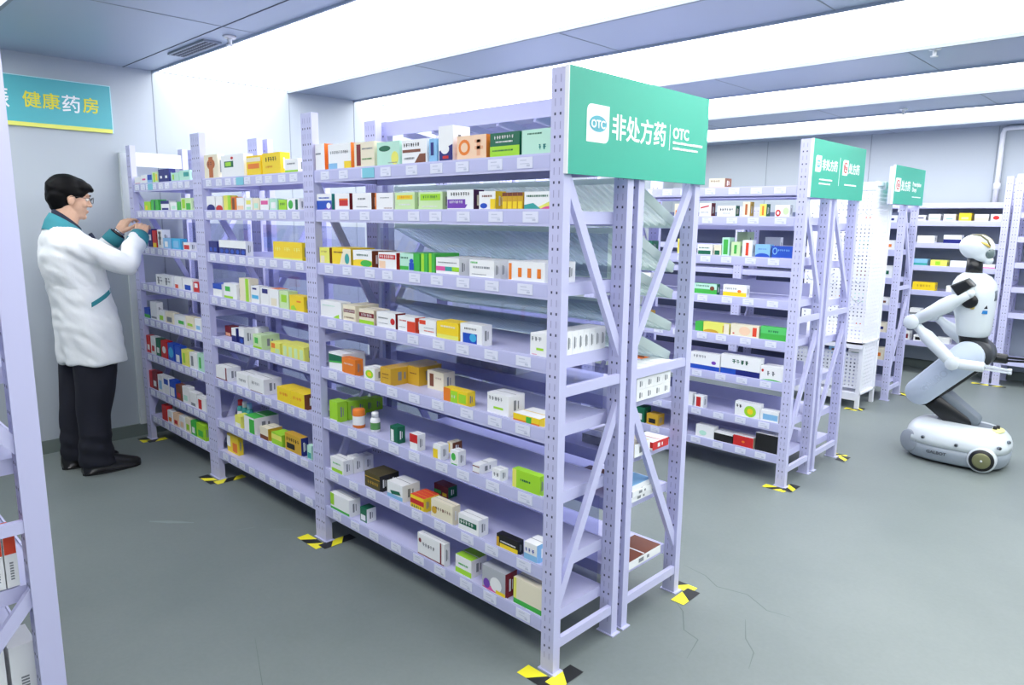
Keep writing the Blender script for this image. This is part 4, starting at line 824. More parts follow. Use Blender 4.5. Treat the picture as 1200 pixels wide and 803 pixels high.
1|0|6|-0.827|0.012|0.197|0.108|5|1|y|w;r:0,0,1,.3,b;e:.8,.5,.08,.1,p;t:.1,.7,.6,.85,gy|white carton with a blue foot
1|0|6|-0.624|0.012|0.248|0.121|5|1|y|w;r:0,0,1,.32,nb;t:.3,.6,.75,.8,dg;r:.0,.0,.4,.3,b|long white carton with a navy foot
1|0|6|-0.374|0.012|0.136|0.085|10|1|y|w;e:.5,-.1,.6,.25,g;t:.3,.4,.7,.7,gy;e:.1,.7,.05,.1,r|white carton with a green arc
1|0|7|-0.889|0.012|0.089|0.080|5|1|y|w|plain white carton
1|0|7|-0.785|0.012|0.062|0.076|5|1|y|w;r:.2,.1,.7,.9,r|small white carton with a red square
1|0|7|-0.515|0.012|0.155|0.090|5|1|y|w;e:.62,.45,.24,.38,lg;e:.62,.45,.12,.2,y;t:.05,.6,.3,.8,k|white carton with a lime disc
1|0|7|-0.356|0.012|0.110|0.067|5|1|y|w;r:.15,.2,.95,.7,lb|low white carton with a sky blue window
1|0|8|-0.765|0.012|0.124|0.079|6|1|y|w;e:.4,.4,.2,.2,mg|white carton with a mint oval
1|0|8|-0.639|0.012|0.123|0.061|9|1|y|k;T:w;r:0,.85,1,1,w|black carton with a white lid
1|0|8|-0.513|0.012|0.128|0.068|8|1|y|r;T:w;e:.5,.5,.08,.1,o;S:cr|red carton with a white lid
1|0|8|-0.374|0.012|0.136|0.110|8|1|y|k;T:w|black carton with a white lid
'''
def place_box(me, x, y, z, label, group, rz=0):
    o = bpy.data.objects.new('medicine_box', me); C.objects.link(o); o.location = (x, y, z); o.rotation_euler = (0,0,rz)
    if len(label.replace('-', ' ').split()) > 16: print('LONG', label)
    return tag(o, label, 'medicine box', group)
entries = [l.split('|') for l in BOXES.strip().splitlines()]
cnt = {}
for e_ in entries:
    k = (e_[0], e_[1], e_[2], e_[11]); cnt[k] = cnt.get(k, 0)+1
seen = {}
for e_ in entries:
    R_, B_, L_ = int(e_[0]), int(e_[1]), int(e_[2]); x, y, w_, h_ = map(float, e_[3:7]); d_ = int(e_[7])/100; n = int(e_[8])
    z = ZS[L_-1]; yo = .0 if R_ == 0 else 2.23
    me = carton_mesh(w_-.001, h_, d_-.001, e_[10])
    k = (e_[0], e_[1], e_[2], e_[11]); seen[k] = seen.get(k, 0)+1
    base = e_[11]
    where = '%s, %s' % (FLOORS[L_-1], PLACE[(R_, B_)])
    if cnt[k] > 1: where += ', ' + (['leftmost', 'second', 'third', 'fourth', 'fifth', 'sixth'][seen[k]-1]) + (' from left' if seen[k] > 1 else '')
    grp = 'cartons on the long front rack' if R_ == 0 else 'cartons on the second rack'
    for i in range(n):
        lb = base + ', ' + where
        if n > 1:
            if e_[9] == 'y': lb += ', frontmost' if i == 0 else ', %s back' % ORD[i]
            else: lb += ', leftmost' if i == 0 else ', %s along' % ORD[i]
        ws_ = lb.split()
        if len(ws_) > 16: lb = lb.replace(' carton', '', 1) if ' carton' in lb else lb
        if len(lb.split()) > 16: lb = lb.replace(' down', '')
        if len(lb.split()) > 16: print('LONG', len(lb.split()), lb)
        place_box(me, x+(i*w_ if e_[9] == 'x' else 0), yo+y+(i*d_ if e_[9] == 'y' else 0), z, lb, grp)
# rear rack contents (flats behind the long rack, seen through the end frame)
def lib_box(x, y, z, w_, d_, h_, dsl, label, group, side_prints=None, rz=0):
    me = carton_mesh(w_, h_, d_, dsl)
    return place_box(me, x, y, z, label, group, rz)
G_ = 'cartons on the rear rack'
for k in range(3):
    for j in range(4):
        lib_box(-.10, .45+j*.056, .858+k*.042, .085, .055, .041, 'w;t:.1,.3,.9,.6,gy', 'small white carton, %s tier, %s from front, in stack on rear rack' % (['lower','middle','upper'][k], ['first','second','third','fourth'][j]), G_)
for j in range(9):
    lib_box(-1.0+j*.042, .46, .858, .04, .10, .15, 'w;r:.2,.7,.8,.9,gy', 'upright white carton, %s from left, in row behind the acrylic, rear rack' % (['first']+ORD[1:])[j], G_)
for j in range(5):
    lib_box(-.86+j*.05, .46, .643, .048, .10, .13, 'w;r:.2,.1,.8,.3,lg;r:.3,.5,.7,.8,gy', 'green-marked white carton, %s from left, in row on rear rack second flat shelf' % (['first']+ORD[1:])[j], G_)
lib_box(-.14,.46,.643,.12,.10,.05,'cr;r:.5,.1,.9,.9,br;S:w','white carton with a brown end, second flat shelf of rear rack',G_)
lib_box(-.12,.58,.643,.10,.11,.032,'r;T:w;r:0,0,1,.3,w;S:r','flat red carton with white lid, second flat shelf of rear rack',G_)
lib_box(-.28,.48,.643,.12,.16,.035,'gy;T:sv;S:br','flat grey carton lying on second flat shelf of rear rack',G_)
lib_box(-.13,.46,.463,.10,.15,.022,'lb;T:lb;S:w','white and blue booklet box, lowest of its pile on the rear rack',G_)
lib_box(-.125,.465,.486,.10,.14,.022,'nb;T:w;S:w','navy edged booklet box, middle of its pile on the rear rack',G_)
lib_box(-.12,.47,.509,.09,.13,.02,'w;T:lb;S:w;e:.5,.5,.2,.2,o','pale booklet box, topmost of its pile on the rear rack',G_)
lib_box(-.15,.46,.198,.125,.22,.032,'w;T:br;S:w','flat white carton with brown printed lid, lowest shelf of rear rack',G_)
lib_box(-.32,.47,.463,.11,.12,.045,'o2;T:br','russet carton on the third flat shelf of rear rack',G_)
lib_box(-1.28,.46,1.0,.06,.1,.001+.15,'ly;r:0,.0,1,.3,o','yellow carton between the trays of the rear rack',G_) if False else None
for j in range(6): lib_box(-2.30+j*.06,.45,1.192,.055,.10,.07,['ol','k','gd','ol','dr','k'][j]+';r:.1,.2,.9,.6,br','dark carton, %s from left, behind middle bay on the rear rack' % (['first']+ORD[1:])[j],G_)
for j in range(4): lib_box(-2.10+j*.05,.45,.902,.048,.10,.12,'w;r:.3,.1,.7,.9,gy','upright white carton, %s from left, behind middle bay on rear rack' % (['first']+ORD[1:])[j],G_)
lib_box(-1.80,.45,.902,.13,.12,.11,'ro;e:.4,.3,.3,.4,br','vermilion carton on the rear rack behind the fourth shelf',G_)
lib_box(-1.63,.45,.902,.05,.10,.12,'ly;r:0,0,.3,1,w','yellow upright carton on the rear rack beside the vermilion one',G_)
# farther left on the second rack, seen between the uprights of the rear rack
G2_ = 'cartons on the second rack'
CN = {'w':'white','cr':'cream','y':'yellow','g':'green','dg':'dark green','nb':'navy','r':'red','lb':'sky blue','o':'orange','gd':'golden'}
PAT = [(2,'gd','w'),(2,'o','w'),(3,'w','r'),(3,'dg','y'),(4,'y','o'),(4,'w','nb'),(5,'cr','g'),(5,'gd','br'),(6,'r','w'),(6,'o','br'),(7,'w','gy'),(7,'lb','w'),(7,'dg','y'),(8,'lb','w'),(8,'dg','w'),(8,'gd','k')]
for j, (lv, c_, c2) in enumerate(PAT):
    k = sum(1 for p in PAT[:j] if p[0] == lv)
    lib_box(-1.34+k*.105, 2.245, ZS[lv-1], .085, .08, .075+.015*((j*7) % 3), c_+';r:.2,.2,.8,.6,'+c2, '%s carton, %s, second rack, glimpsed left of the rear upright' % (CN[c_], FLOORS[lv-1]), G2_)
# back wall rack cartons
G_ = 'cartons on the back wall rack'
def bk(px_list, z, floor):
    for j, (x, w_, h_, dsl, nm) in enumerate(px_list):
        lib_box(x, BY+.012, z+.049, w_, .10, h_, dsl, '%s, %s, back wall rack' % (nm, floor), G_)
bk([(-.77,.12,.055,'w;r:.1,.4,.9,.6,nb','white carton with a navy line'),(-.62,.10,.065,'w;r:.1,.2,.9,.5,mg','white carton with a mint belt'),(-.49,.10,.065,'w;r:.2,.2,.8,.4,lb','white carton with a pale blue belt'),
    (-.36,.10,.075,'y;r:.2,.2,.8,.5,ly2','yellow carton'),(-.23,.11,.065,'w;r:.0,.0,1,.5,lo','white and peach carton'),(-.10,.085,.065,'w;e:.5,.5,.3,.3,r','white carton with a red disc')], BZ[1], 'second shelf down')
bk([(-.82,.06,.05,'w','small plain white carton'),(-.70,.15,.07,'w','broad plain white carton'),(-.47,.15,.08,'w;r:0,0,1,.5,nb','white carton with a navy base')], BZ[2], 'third shelf down')
bk([(-.82,.06,.05,'nb','navy carton'),(-.74,.15,.065,'lb;r:.0,.0,1,.4,tl','sky blue and teal carton'),(-.56,.14,.06,'ly;r:.3,.2,.6,.8,lg','lime and lemon carton'),(-.39,.17,.06,'w','wide plain white carton'),(-.12,.10,.04,'w;r:0,.0,1,.3,pk','white carton with a pink base')], BZ[3], 'fourth shelf down')
bk([(-.83,.09,.10,'cr;r:.5,.1,.9,.9,ly','cream and lemon carton'),(-.70,.20,.08,'y;t:.2,.4,.8,.7,gd','long yellow carton'),(-.40,.08,.06,'w','plain white carton')], BZ[4], 'fifth shelf down')
bk([(-.81,.07,.10,'w','tall plain white carton'),(-.70,.10,.07,'w;r:.0,.0,1,.4,gy','white and grey carton')], BZ[5], 'sixth shelf down')
bk([(-.80,.12,.09,'w;r:.5,.2,.9,.7,dr','white carton with a dark red square'),(-.64,.15,.06,'w;r:.1,.2,.4,.7,k','white carton with a black square'),(-.44,.12,.06,'w','plain white carton')], BZ[6], 'lowest shelf')
# third rack cartons
G_ = 'cartons on the third rack'
for k in range(6):
    for j in range(3):
        c_ = ['w','cr','w','lb','w','br','w','mg','cr'][(k*2+j) % 9]
        nm = {'w':'white','cr':'cream','lb':'pale blue','br':'brown','mg':'mint'}[c_]
        lib_box(TX-.19-j*.17, TY+.03, Z[k+1]-.02+.049, .12, .10, .06+.02*((k+j) % 3), c_+';r:.2,.3,.8,.6,'+['nb','o','dg','br'][(k+j) % 4], '%s carton, %s, %s from the sign end of the third rack' % (nm, FLOORS[k], ['first','second','third'][j]), G_)
# foreground rack cartons at the left edge
G_ = 'cartons on the left edge rack'
for j in range(3):
    lib_box(-.715-j*.002, -1.36-j*.057, .55, .012+.09 if False else .055, .05, .155, 'w;S:w;r:0,.6,1,1,ro', 'upright white carton with vermilion top, %s from the upright' % ['first','second','third'][j], G_)
def side_carton(x0, y0, z0, dx, dy, dz, cols, label):
    """carton whose printed end looks towards +X"""
    q = MB(); q.box(x0, x0+dx, y0, y0+dy, z0, z0+dz, ink('w'), ink(cols[0]))
    e = x0+dx+.0006
    q.poly([(e,y0+.001,z0+dz*.62),(e,y0+dy-.001,z0+dz*.62),(e,y0+dy-.001,z0+dz),(e,y0+.001,z0+dz)], ink(cols[0]))
    for i in range(7): 
        zz = z0+dz*(.14+.05*i); q.poly([(e,y0+dy*.35,zz),(e,y0+dy*.65,zz),(e,y0+dy*.65,zz+dz*.03),(e,y0+dy*.35,zz+dz*.03)], ink('gy'))
    q.poly([(e,y0+.002,z0+.002),(e,y0+dy-.002,z0+.002),(e,y0+dy-.002,z0+dz*.1),(e,y0+.002,z0+dz*.1)], ink(cols[1]))
    o = q.build('medicine_box', None, origin=(x0+dx/2, y0+dy/2, z0)); tag(o, label, 'medicine box', G_); return o
for o in [o for o in C.objects if o.get('group') == G_]: bpy.data.objects.remove(o)
for j in range(8): side_carton(-.80, -1.332-j*.030, .552, .09, .027, .145, ('ro','w'), 'slim white carton with vermilion top, %s from the post, left edge rack' % (['first']+ORD[1:])[j])
side_carton(-.83,-1.345,.212,.11,.06,.17,('w','lg'),'white carton with lime foot, next to the post, left edge rack')
side_carton(-.83,-1.425,.212,.11,.07,.20,('w','lg'),'white carton with pale top, second on the low shelf, left edge rack')
side_carton(-.83,-1.50,.212,.11,.065,.26,('b','w'),'white carton with blue top, rearmost on the low shelf, left edge rack')

# ------------------------------------------------------------------ bottles
def bottle(x, y, z, r_, h_, cb, cc, label, cap=True, neck=.45):
    e = empty('medicine_bottle', (x,y,z), label, 'bottle', 'bottles on the long front rack')
    q = MB(); hb = h_*(.74 if cap else 1)
    if cap: q.tube([(x,y,z),(x,y,z+.003),(x,y,z+hb*.82),(x,y,z+hb*.93),(x,y,z+hb)], [r_*.92,r_,r_,r_*.85,r_*.55], ink(cb), 20)
    else: q.tube([(x,y,z),(x,y,z+.003),(x,y,z+hb-.004),(x,y,z+hb)], [r_*.92,r_,r_,r_*.9], ink(cb), 20)
    q.build('bottle_body', e, True)
    q = MB(); q.tube([(x,y,z+hb*.18),(x,y,z+hb*.66)], [r_*1.012,r_*1.012], ink('w' if cb != 'w' else 'gn'), 20, cap=False); q.build('paper_label', e, True)
    if cap:
        q = MB(); q.tube([(x,y,z+hb),(x,y,z+h_-.003),(x,y,z+h_)], [r_*.72,r_*.72,r_*.66], ink(cc), 20); q.build('bottle_cap', e, True)
bottle(-1.165, .04, ZS[5], .027, .082, 'o', 'o2', 'orange round pill tin, sixth shelf down, near bay', cap=False)
bottle(-1.065, .055, ZS[5], .021, .085, 'w', 'w', 'white pill bottle with green label, sixth shelf down, near bay')
for j, (x, cc, wd) in enumerate(((-2.42,'r','red capped'), (-2.365,'w','white capped'), (-2.31,'lb','blue capped'))):
    bottle(x, .09, ZS[6], .019, .12, 'tl', cc, wd+' teal bottle, seventh shelf down, middle bay')

# ------------------------------------------------------------------ pegboard stand
pg = empty('pegboard_stand', (-.81,4.57,0), 'white wire mesh display stand with hooks between second and third racks', 'display stand')
MW = mat('white_mesh_wire', (238,240,248), rough=.45)
def grid(q, o, ux, nu, nv, pitch, z0, wd, th=.004):
    """perforated sheet: level strips the full width, short webs between them, square holes"""
    o = Vector(o); L = nu*pitch; hx, hy = (ux[0], ux[1])
    def bx(u0, u1, za, zb):
        if hx: q.box(o.x+u0, o.x+u1, o.y, o.y+th, za, zb, MW)
        else: q.box(o.x, o.x+th, o.y+u0, o.y+u1, za, zb, MW)
    for j in range(nv):
        za = z0+j*pitch; bx(0, L, za, za+wd)
        if j < nv-1:
            for i in range(nu): bx(i*pitch, i*pitch+wd, za+wd, za+pitch)
px0, px1, py0, py1 = -1.12, -.50, 4.38, 4.76
for x in (px0, px1-.03):
    for y in (py0, py1-.03):
        if x > -1: 
            q = MB(); q.box(x, x+.03, y, y+.03, 0, 1.83 if y > 4.5 else .55, MW); q.build('leg', pg)
        else:
            q = MB(); q.box(x, x+.03, y, y+.03, 0, 1.83 if y > 4.5 else .55, MW); q.build('leg', pg)
q = MB(); grid(q, (px0+.03, 4.56, 0), (1,0,0), 18, 41, .031, .50, .020); q.build('mesh_back', pg)
q = MB(); grid(q, (px1-.02, 4.40, 0), (0,1,0), 11, 54, .031, .13, .020); q.build('mesh_side', pg)
q = MB(); grid(q, (px0+.03, 4.42, 0), (1,0,0), 18, 10, .031, .16, .018); q.build('lower_mesh', pg)
q = MB(); q.box(px0, px1, 4.36, 4.77, .535, .55, MW); q.box(px0, px1, 4.36, 4.366, .50, .55, MW); q.build('deck', pg)
q = MB(); q.box(px0, px1, 4.38, 4.77, .115, .13, MW); q.box(px0, px1, 4.375, 4.381, .07, .13, MW); q.build('base_deck', pg)
q = MB(); q.bar((px0,4.56,1.80), (px1,4.56,1.80), .03, .06, MW); q.bar((px1-.015,4.38,1.81),(px1-.015,4.77,1.81),.02,.03,MW); q.build('top_rail', pg)
for i in range(34):
    x = px1-.08-rnd.random()*.48; z = .7+rnd.random()*1.05
    q = MB(); q.tube([(x,4.555,z),(x,4.47,z-.012),(x,4.40,z+.002),(x,4.385,z+.02)], .003, mat('hook_steel',(180,186,196),rough=.3,metal=.6), 6); q.build('hook', pg)
# ------------------------------------------------------------------ the man
SKIN = mat('skin', (222,178,150), rough=.5); HAIR = mat('black_hair', (5,5,7), rough=.6, spec=.15)
COAT = mat('white_coat_cotton', (240,244,246), rough=.8, bump=.12, nscale=260); TEAL = mat('teal_trim', (52,140,152), rough=.75)
NAVY = mat('dark_trousers', (20,22,36), rough=.8); INNER = mat('dark_collar', (28,36,60), rough=.8); SHOE = mat('black_leather', (24,24,26), rough=.3)
man = empty('person', (-3.25,-.44,0), 'man in white coat with teal cuffs and black trousers reaching to the rack', 'person')
def cap2(q, a, b, ra, rb, m, n=4):
    a = Vector(a); b = Vector(b)
    pts = [a+(b-a)*i/n for i in range(n+1)]; rs = [ra+(rb-ra)*i/n for i in range(n+1)]
    q.tube(pts, rs, m, 14); q.ball(a, ra, m, 14); q.ball(b, rb, m, 14)
J = dict(hip=(-3.25,-.43,.90), chest=(-3.25,-.47,1.25), neck=(-3.25,-.485,1.43), shR=(-3.08,-.50,1.335), shL=(-3.42,-.48,1.345),
         elR=(-3.02,-.255,1.225), wrR=(-3.19,-.115,1.385), elL=(-3.50,-.27,1.24), wrL=(-3.44,-.15,1.40))
J = {k: Vector(v) for k, v in J.items()}
q = MB()
cap2(q, J['hip'], J['chest'], .095, .10, SKIN); cap2(q, J['chest'], (-3.25,-.49,1.38), .10, .055, SKIN)
cap2(q, J['chest']+Vector((-.12,0,.08)), J['chest']+Vector((.12,0,.08)), .06, .06, SKIN)
cap2(q, (-3.25,-.50,1.38), (-3.25,-.462,1.52), .062, .056, SKIN)
for s, sh, el, wr in ((1,'shR','elR','wrR'), (-1,'shL','elL','wrL')):
    cap2(q, J['chest']+Vector((s*.1,0,.08)), J[sh], .05, .045, SKIN)
    cap2(q, J[sh], J[el], .048, .038, SKIN); cap2(q, J[el], J[wr], .038, .026, SKIN)
for s in (1, -1):
    fx = -3.25+s*.10; fy = -.46 if s > 0 else -.50
    cap2(q, (fx, -.43, .88), (fx, -.44+(.0 if s > 0 else -.03), .48), .07, .05, SKIN); cap2(q, (fx, -.44+(.0 if s > 0 else -.03), .48), (fx, fy-.02, .10), .053, .036, SKIN)
    cap2(q, (fx, fy-.01, .055), (fx+.02*s, fy+.08, .035), .03, .02, SKIN)
# head, looking along +Y and a little down
HC = Vector((-3.25,-.452,1.60)); tilt = Matrix.Rotation(math.radians(-10), 3, 'X')
def hp(x, y, z): return HC + tilt @ Vector((x, y, z))
q.ball(hp(0,-.012,.02), (.074,.094,.088), SKIN, 24, tilt)
q.ball(hp(0,.028,-.035), (.060,.064,.078), SKIN, 20, tilt)          # face
q.ball(hp(0,.045,-.088), (.040,.042,.034), SKIN, 16, tilt)         # jaw
q.ball(hp(0,.080,-.098), (.020,.018,.017), SKIN, 12, tilt)         # chin
q.ball(hp(0,.082,.022), (.045,.018,.016), SKIN, 12, tilt)          # brow
q.tube([hp(0,.090,.005), hp(0,.104,-.022), hp(0,.104,-.032)], [.008,.012,.011], SKIN, 10); q.ball(hp(0,.108,-.030), (.0125,.013,.010), SKIN, 10)
for s in (-1, 1):
    q.ball(hp(s*.012,.098,-.034), (.008,.009,.007), SKIN, 8)
    q.ball(hp(s*.040,.066,-.030), (.022,.02,.02), SKIN, 10)
    q.ball(hp(s*.074,-.008,-.018), (.010,.020,.032), SKIN, 12, tilt)  # ear
q.ball(hp(0,.094,-.062), (.020,.010,.006), SKIN, 10); q.ball(hp(0,.092,-.072), (.018,.010,.007), SKIN, 10)
cap2(q, hp(0,-.02,-.06), (-3.25,-.50,1.40), .055, .062, SKIN)
# hands: palm, four unequal fingers with two knuckle bends, a thumb from the side of the palm
def hand(wr, d, n, side, curl, scale=1.0):
    """wr wrist, d finger direction, n back-of-hand normal, side = towards the thumb"""
    d = Vector(d).normalized(); n = (Vector(n)-d*Vector(n).dot(d)).normalized(); sd = Vector(side); sd = (sd-d*sd.dot(d)-n*sd.dot(n)).normalized()
    wr = Vector(wr); k = scale
    P = lambda a, b, c: wr + d*a*k + sd*b*k + n*c*k
    for i in range(4):
        b = .028-.019*i
        q.tube([P(-.005,b*.5,0), P(.03,b*.9,.002), P(.075,b,.003)], [.017*k,.014*k,.0115*k], SKIN, 12); q.ball(P(.075,b,.003), .0115*k, SKIN, 10)
    q.ball(P(.035,0,0), (.03*k,.03*k,.018*k), SKIN, 14)
    L = [.072, .080, .074, .058]
    for i in range(4):
        b = .030-.020*i; p0 = P(.075, b, .003); c = curl[i]; a1 = c*.55; ln = L[i]*k; pts = [p0]; ang = a1; r_ = .0088 if i < 3 else .0078
        for j, fr in enumerate((.45,.32,.23)):
            v = d*math.cos(ang) - n*math.sin(ang) + sd*(.10-.07*i)
            pts.append(pts[-1] + v.normalized()*ln*fr); ang += c*.75
        q.tube(pts, [r_*k*1.08, r_*k, r_*k*.92, r_*k*.8], SKIN, 10); q.ball(pts[-1], r_*k*.8, SKIN, 8)
        for pp in pts[1:3]: q.ball(pp, r_*k*1.05, SKIN, 8)
    t0 = P(.012,.026,-.004); t1 = P(.042,.050,-.016); t2 = P(.068,.052,-.028); t3 = P(.086,.044,-.036)
    q.tube([t0,t1,t2,t3], [.014*k,.0115*k,.0105*k,.0085*k], SKIN, 10); q.ball(t3, .0085*k, SKIN, 8); q.ball(t1, .0115*k, SKIN, 8)
hand(J['wrR'], (-.62,.42,.62), (.55,-.2,.70), (-.35,.1,-.5), (.55,.6,.7,.8), 1.0)
hand(J['wrL'], (-.15,.55,.75), (.25,-.6,.7), (.95,.2,.1), (.75,.8,.85,.9), 1.0)
body = remeshed(q, 'body', man, .0042, 3, mats=[SKIN])
# coat
def ring(cx, cy, z, rx, ry, n=40, e=2.3, sq=0):
    out = []
    for i in range(n):
        a = 2*PI*i/n; c, s_ = math.cos(a), math.sin(a)
        out.append((cx+rx*math.copysign(abs(c)**(2/e), c), cy+ry*math.copysign(abs(s_)**(2/e), s_), z))
    return out
q = MB()
secs = [(.655,-.405,.225,.165),(.70,-.407,.225,.164),(.80,-.415,.222,.160),(.90,-.425,.215,.156),(1.0,-.437,.205,.150),(1.1,-.452,.205,.150),
        (1.2,-.470,.215,.150),(1.28,-.480,.222,.142),(1.34,-.490,.212,.124),(1.385,-.500,.172,.105),(1.42,-.508,.115,.085),(1.445,-.520,.085,.062)]
q.loft([ring(-3.25, cy, z, rx, ry) for z, cy, rx, ry in secs], COAT)
def limb(q, pts, rs, m):
    for (a, b), (ra, rb) in zip(zip(pts, pts[1:]), zip(rs, rs[1:])): cap2(q, a, b, ra, rb, m, 5)
limb(q, [J['shR']+Vector((-.04,.0,.0)), J['shR']+Vector((.0,.02,-.01)), J['elR'], J['elR'].lerp(J['wrR'],.78)], [.082,.080,.064,.052], COAT)
limb(q, [J['shL']+Vector((.04,.0,.0)), J['shL'], J['elL'], J['elL'].lerp(J['wrL'],.66)], [.080,.076,.062,.050], COAT)
def folds(p):
    if p.z < 1.40:
        a = noise.noise(Vector((p.x*5+3, p.y*9, p.z*4)))*.012 + noise.noise(Vector((p.x*12, p.y*22+p.z*16, p.z*14)))*.006
        # vertical waves towards the hem, drag lines at the elbow
        ang = math.atan2(p.y+.44, p.x+3.25)
        hem = max(0, min(1, (1.0-p.z)/.35))
        a += math.sin(ang*7+p.z*2.2)*.007*hem
        if p.y > -.42 and p.z > 1.12: a += math.sin((p.y*60+p.z*40))*.0028
        if -3.4 < p.x and p.z > 1.1 and p.y < -.4: a += math.sin(p.z*34+p.y*46+noise.noise(p*6)*3)*.0026
        return a
    return 0
coat = remeshed(q, 'lab_coat', man, .0075, 6, disp=folds, mats=[COAT])
# teal cuffs, collar, pocket edge
for wr, el, t0, t1, ra, rb in (('wrR','elR',.70,.98,.058,.053), ('wrL','elL',.60,.92,.055,.050)):
    a = J[el].lerp(J[wr], t0); b = J[el].lerp(J[wr], t1)
    q = MB(); q.tube([a, a.lerp(b,.5), b, b+(a-b)*.06], [ra, (ra+rb)/2+.001, rb, rb*.86], TEAL, 24); q.build('cuff', man, True)
    q = MB(); q.tube([b-(b-a)*.03, b+(b-a)*.09, b+(b-a)*.05], [rb*.92, rb*.86, rb*.7], INNER, 24); q.build('inner_cuff', man, True)
q = MB()
def cring(cx, cy, z, rx, ry, tz, ty, n=36):
    return [(cx+rx*math.cos(2*PI*i/n), cy+ry*math.sin(2*PI*i/n), z - tz*math.sin(2*PI*i/n)) for i in range(n)]
q.loft([cring(-3.25,-.492,1.385,.125,.108,.038,0), cring(-3.25,-.492,1.428,.098,.090,.046,0), cring(-3.25,-.484,1.462,.078,.074,.050,0), cring(-3.25,-.482,1.455,.068,.066,.050,0)], TEAL, cap=False)
cl = q.build('collar', man, True)
q = MB(); q.loft([cring(-3.25,-.478,1.440,.072,.070,.056,0), cring(-3.25,-.476,1.478,.068,.068,.058,0), cring(-3.25,-.476,1.474,.062,.062,.058,0)], INNER, cap=False); q.build('shirt_collar', man, True)
q = MB(); q.tube([(-3.21,-.375,1.395),(-3.22,-.335,1.33),(-3.235,-.318,1.26)], [.012,.012,.004], INNER, 8); q.build('shirt_front', man, True)
# pocket edge on the right side of the coat: hugs the surface
from mathutils.bvhtree import BVHTree
dg = bpy.context.evaluated_depsgraph_get(); dg.update()
bv = BVHTree.FromObject(coat, dg); off = Vector(coat['_o'])
q = MB(); n = 10; cols = []
for i in range(n+1):
    y = -.445+.145*i/n; z = 1.005+.075*i/n
    row = []
    for dz in (-.013, .013):
        h = bv.ray_cast(Vector((-2.6, y, z+dz))-off, Vector((-1,0,0)))
        row.append((h[0]+off+Vector((.003,0,0))) if h[0] else Vector((-3.04, y, z+dz)))
    cols.append(row)
for a, b in zip(cols, cols[1:]): q.poly([a[0], b[0], b[1], a[1]], TEAL)
po = q.build('pocket_edge', man); sd_ = po.modifiers.new('s', 'SOLIDIFY'); sd_.thickness = .003
# trousers and shoes
q = MB()
for s in (1, -1):
    fx = -3.25+s*.095; dy = 0 if s > 0 else -.045
    rr = [(.76,-.425,.095,.105),(.68,-.425+dy*.3,.100,.120),(.60,-.425+dy*.5,.098,.116),(.48,-.435+dy*.8,.088,.100),(.34,-.452+dy,.080,.088),(.20,-.462+dy,.078,.084),(.09,-.458+dy,.080,.092),(.05,-.450+dy,.080,.100)]
    q.loft([ring(fx, cy, z, rx, ry, 28, 2.1) for z, cy, rx, ry in rr[::-1]], NAVY)
def tf(p): return noise.noise(Vector((p.x*14, p.y*14, p.z*7)))*.008 + (math.sin(p.z*70+p.y*20)*.003 if p.z < .25 else 0)
remeshed(q, 'trousers', man, .007, 4, disp=tf, mats=[NAVY])
for s in (1, -1):
    fx = -3.25+s*.10; oy = -.0 if s > 0 else -.055
    q = MB()
    R_ = [(-.540,.030,.020,.080),(-.50,.044,.030,.098),(-.45,.048,.034,.105),(-.39,.049,.030,.095),(-.33,.050,.026,.075),(-.28,.048,.022,.056),(-.245,.036,.018,.042),(-.228,.014,.012,.028)]
    rings = []
    for y, hw, _, top in R_:
        rings.append([(fx+.03*s*(y+.5)+hw*math.cos(t)*(1 if math.sin(t) < 0 else .9), y+oy, .012+max(0, (top)*math.sin(t)) + (0 if math.sin(t) >= 0 else 0)) for t in [2*PI*i/20 for i in range(20)]])
    q.loft(rings, SHOE)
    sh = q.build('shoe', man, True)
    q = MB(); n = 20; sole = []
    for z in (.0, .014):
        sole.append([(fx+.03*s*(.12+.15*math.sin(t))+.050*math.cos(t), -.385+oy+.157*math.sin(t), z) for t in [2*PI*i/n for i in range(n)]])
    q.loft(sole, SHOE); q.build('sole', sh)
# hair: cap over skull, swept to a short fringe
q = MB()
q.ball(hp(0,-.020,.036), (.085,.104,.088), HAIR, 28, tilt)
q.ball(hp(0,-.050,-.005), (.076,.068,.080), HAIR, 24, tilt)
q.ball(hp(0,-.052,-.055), (.058,.044,.040), HAIR, 20, tilt)
q.ball(hp(0,.030,.062), (.074,.066,.052), HAIR, 20, tilt)
q.ball(hp(0,.070,.066), (.058,.036,.030), HAIR, 16, tilt)
q.tube([hp(-.04,.088,.064), hp(0,.108,.058), hp(.045,.094,.060)], [.010,.013,.010], HAIR, 10)
for s in (-1, 1): q.ball(hp(s*.062,-.005,.030), (.022,.045,.042), HAIR, 12, tilt)
def hd(p): return noise.noise(Vector((p.x*40, p.y*12, p.z*40)))*.004
hair_src = q
hair = remeshed(hair_src, 'hair', man, .005, 6, disp=hd, mats=[HAIR])
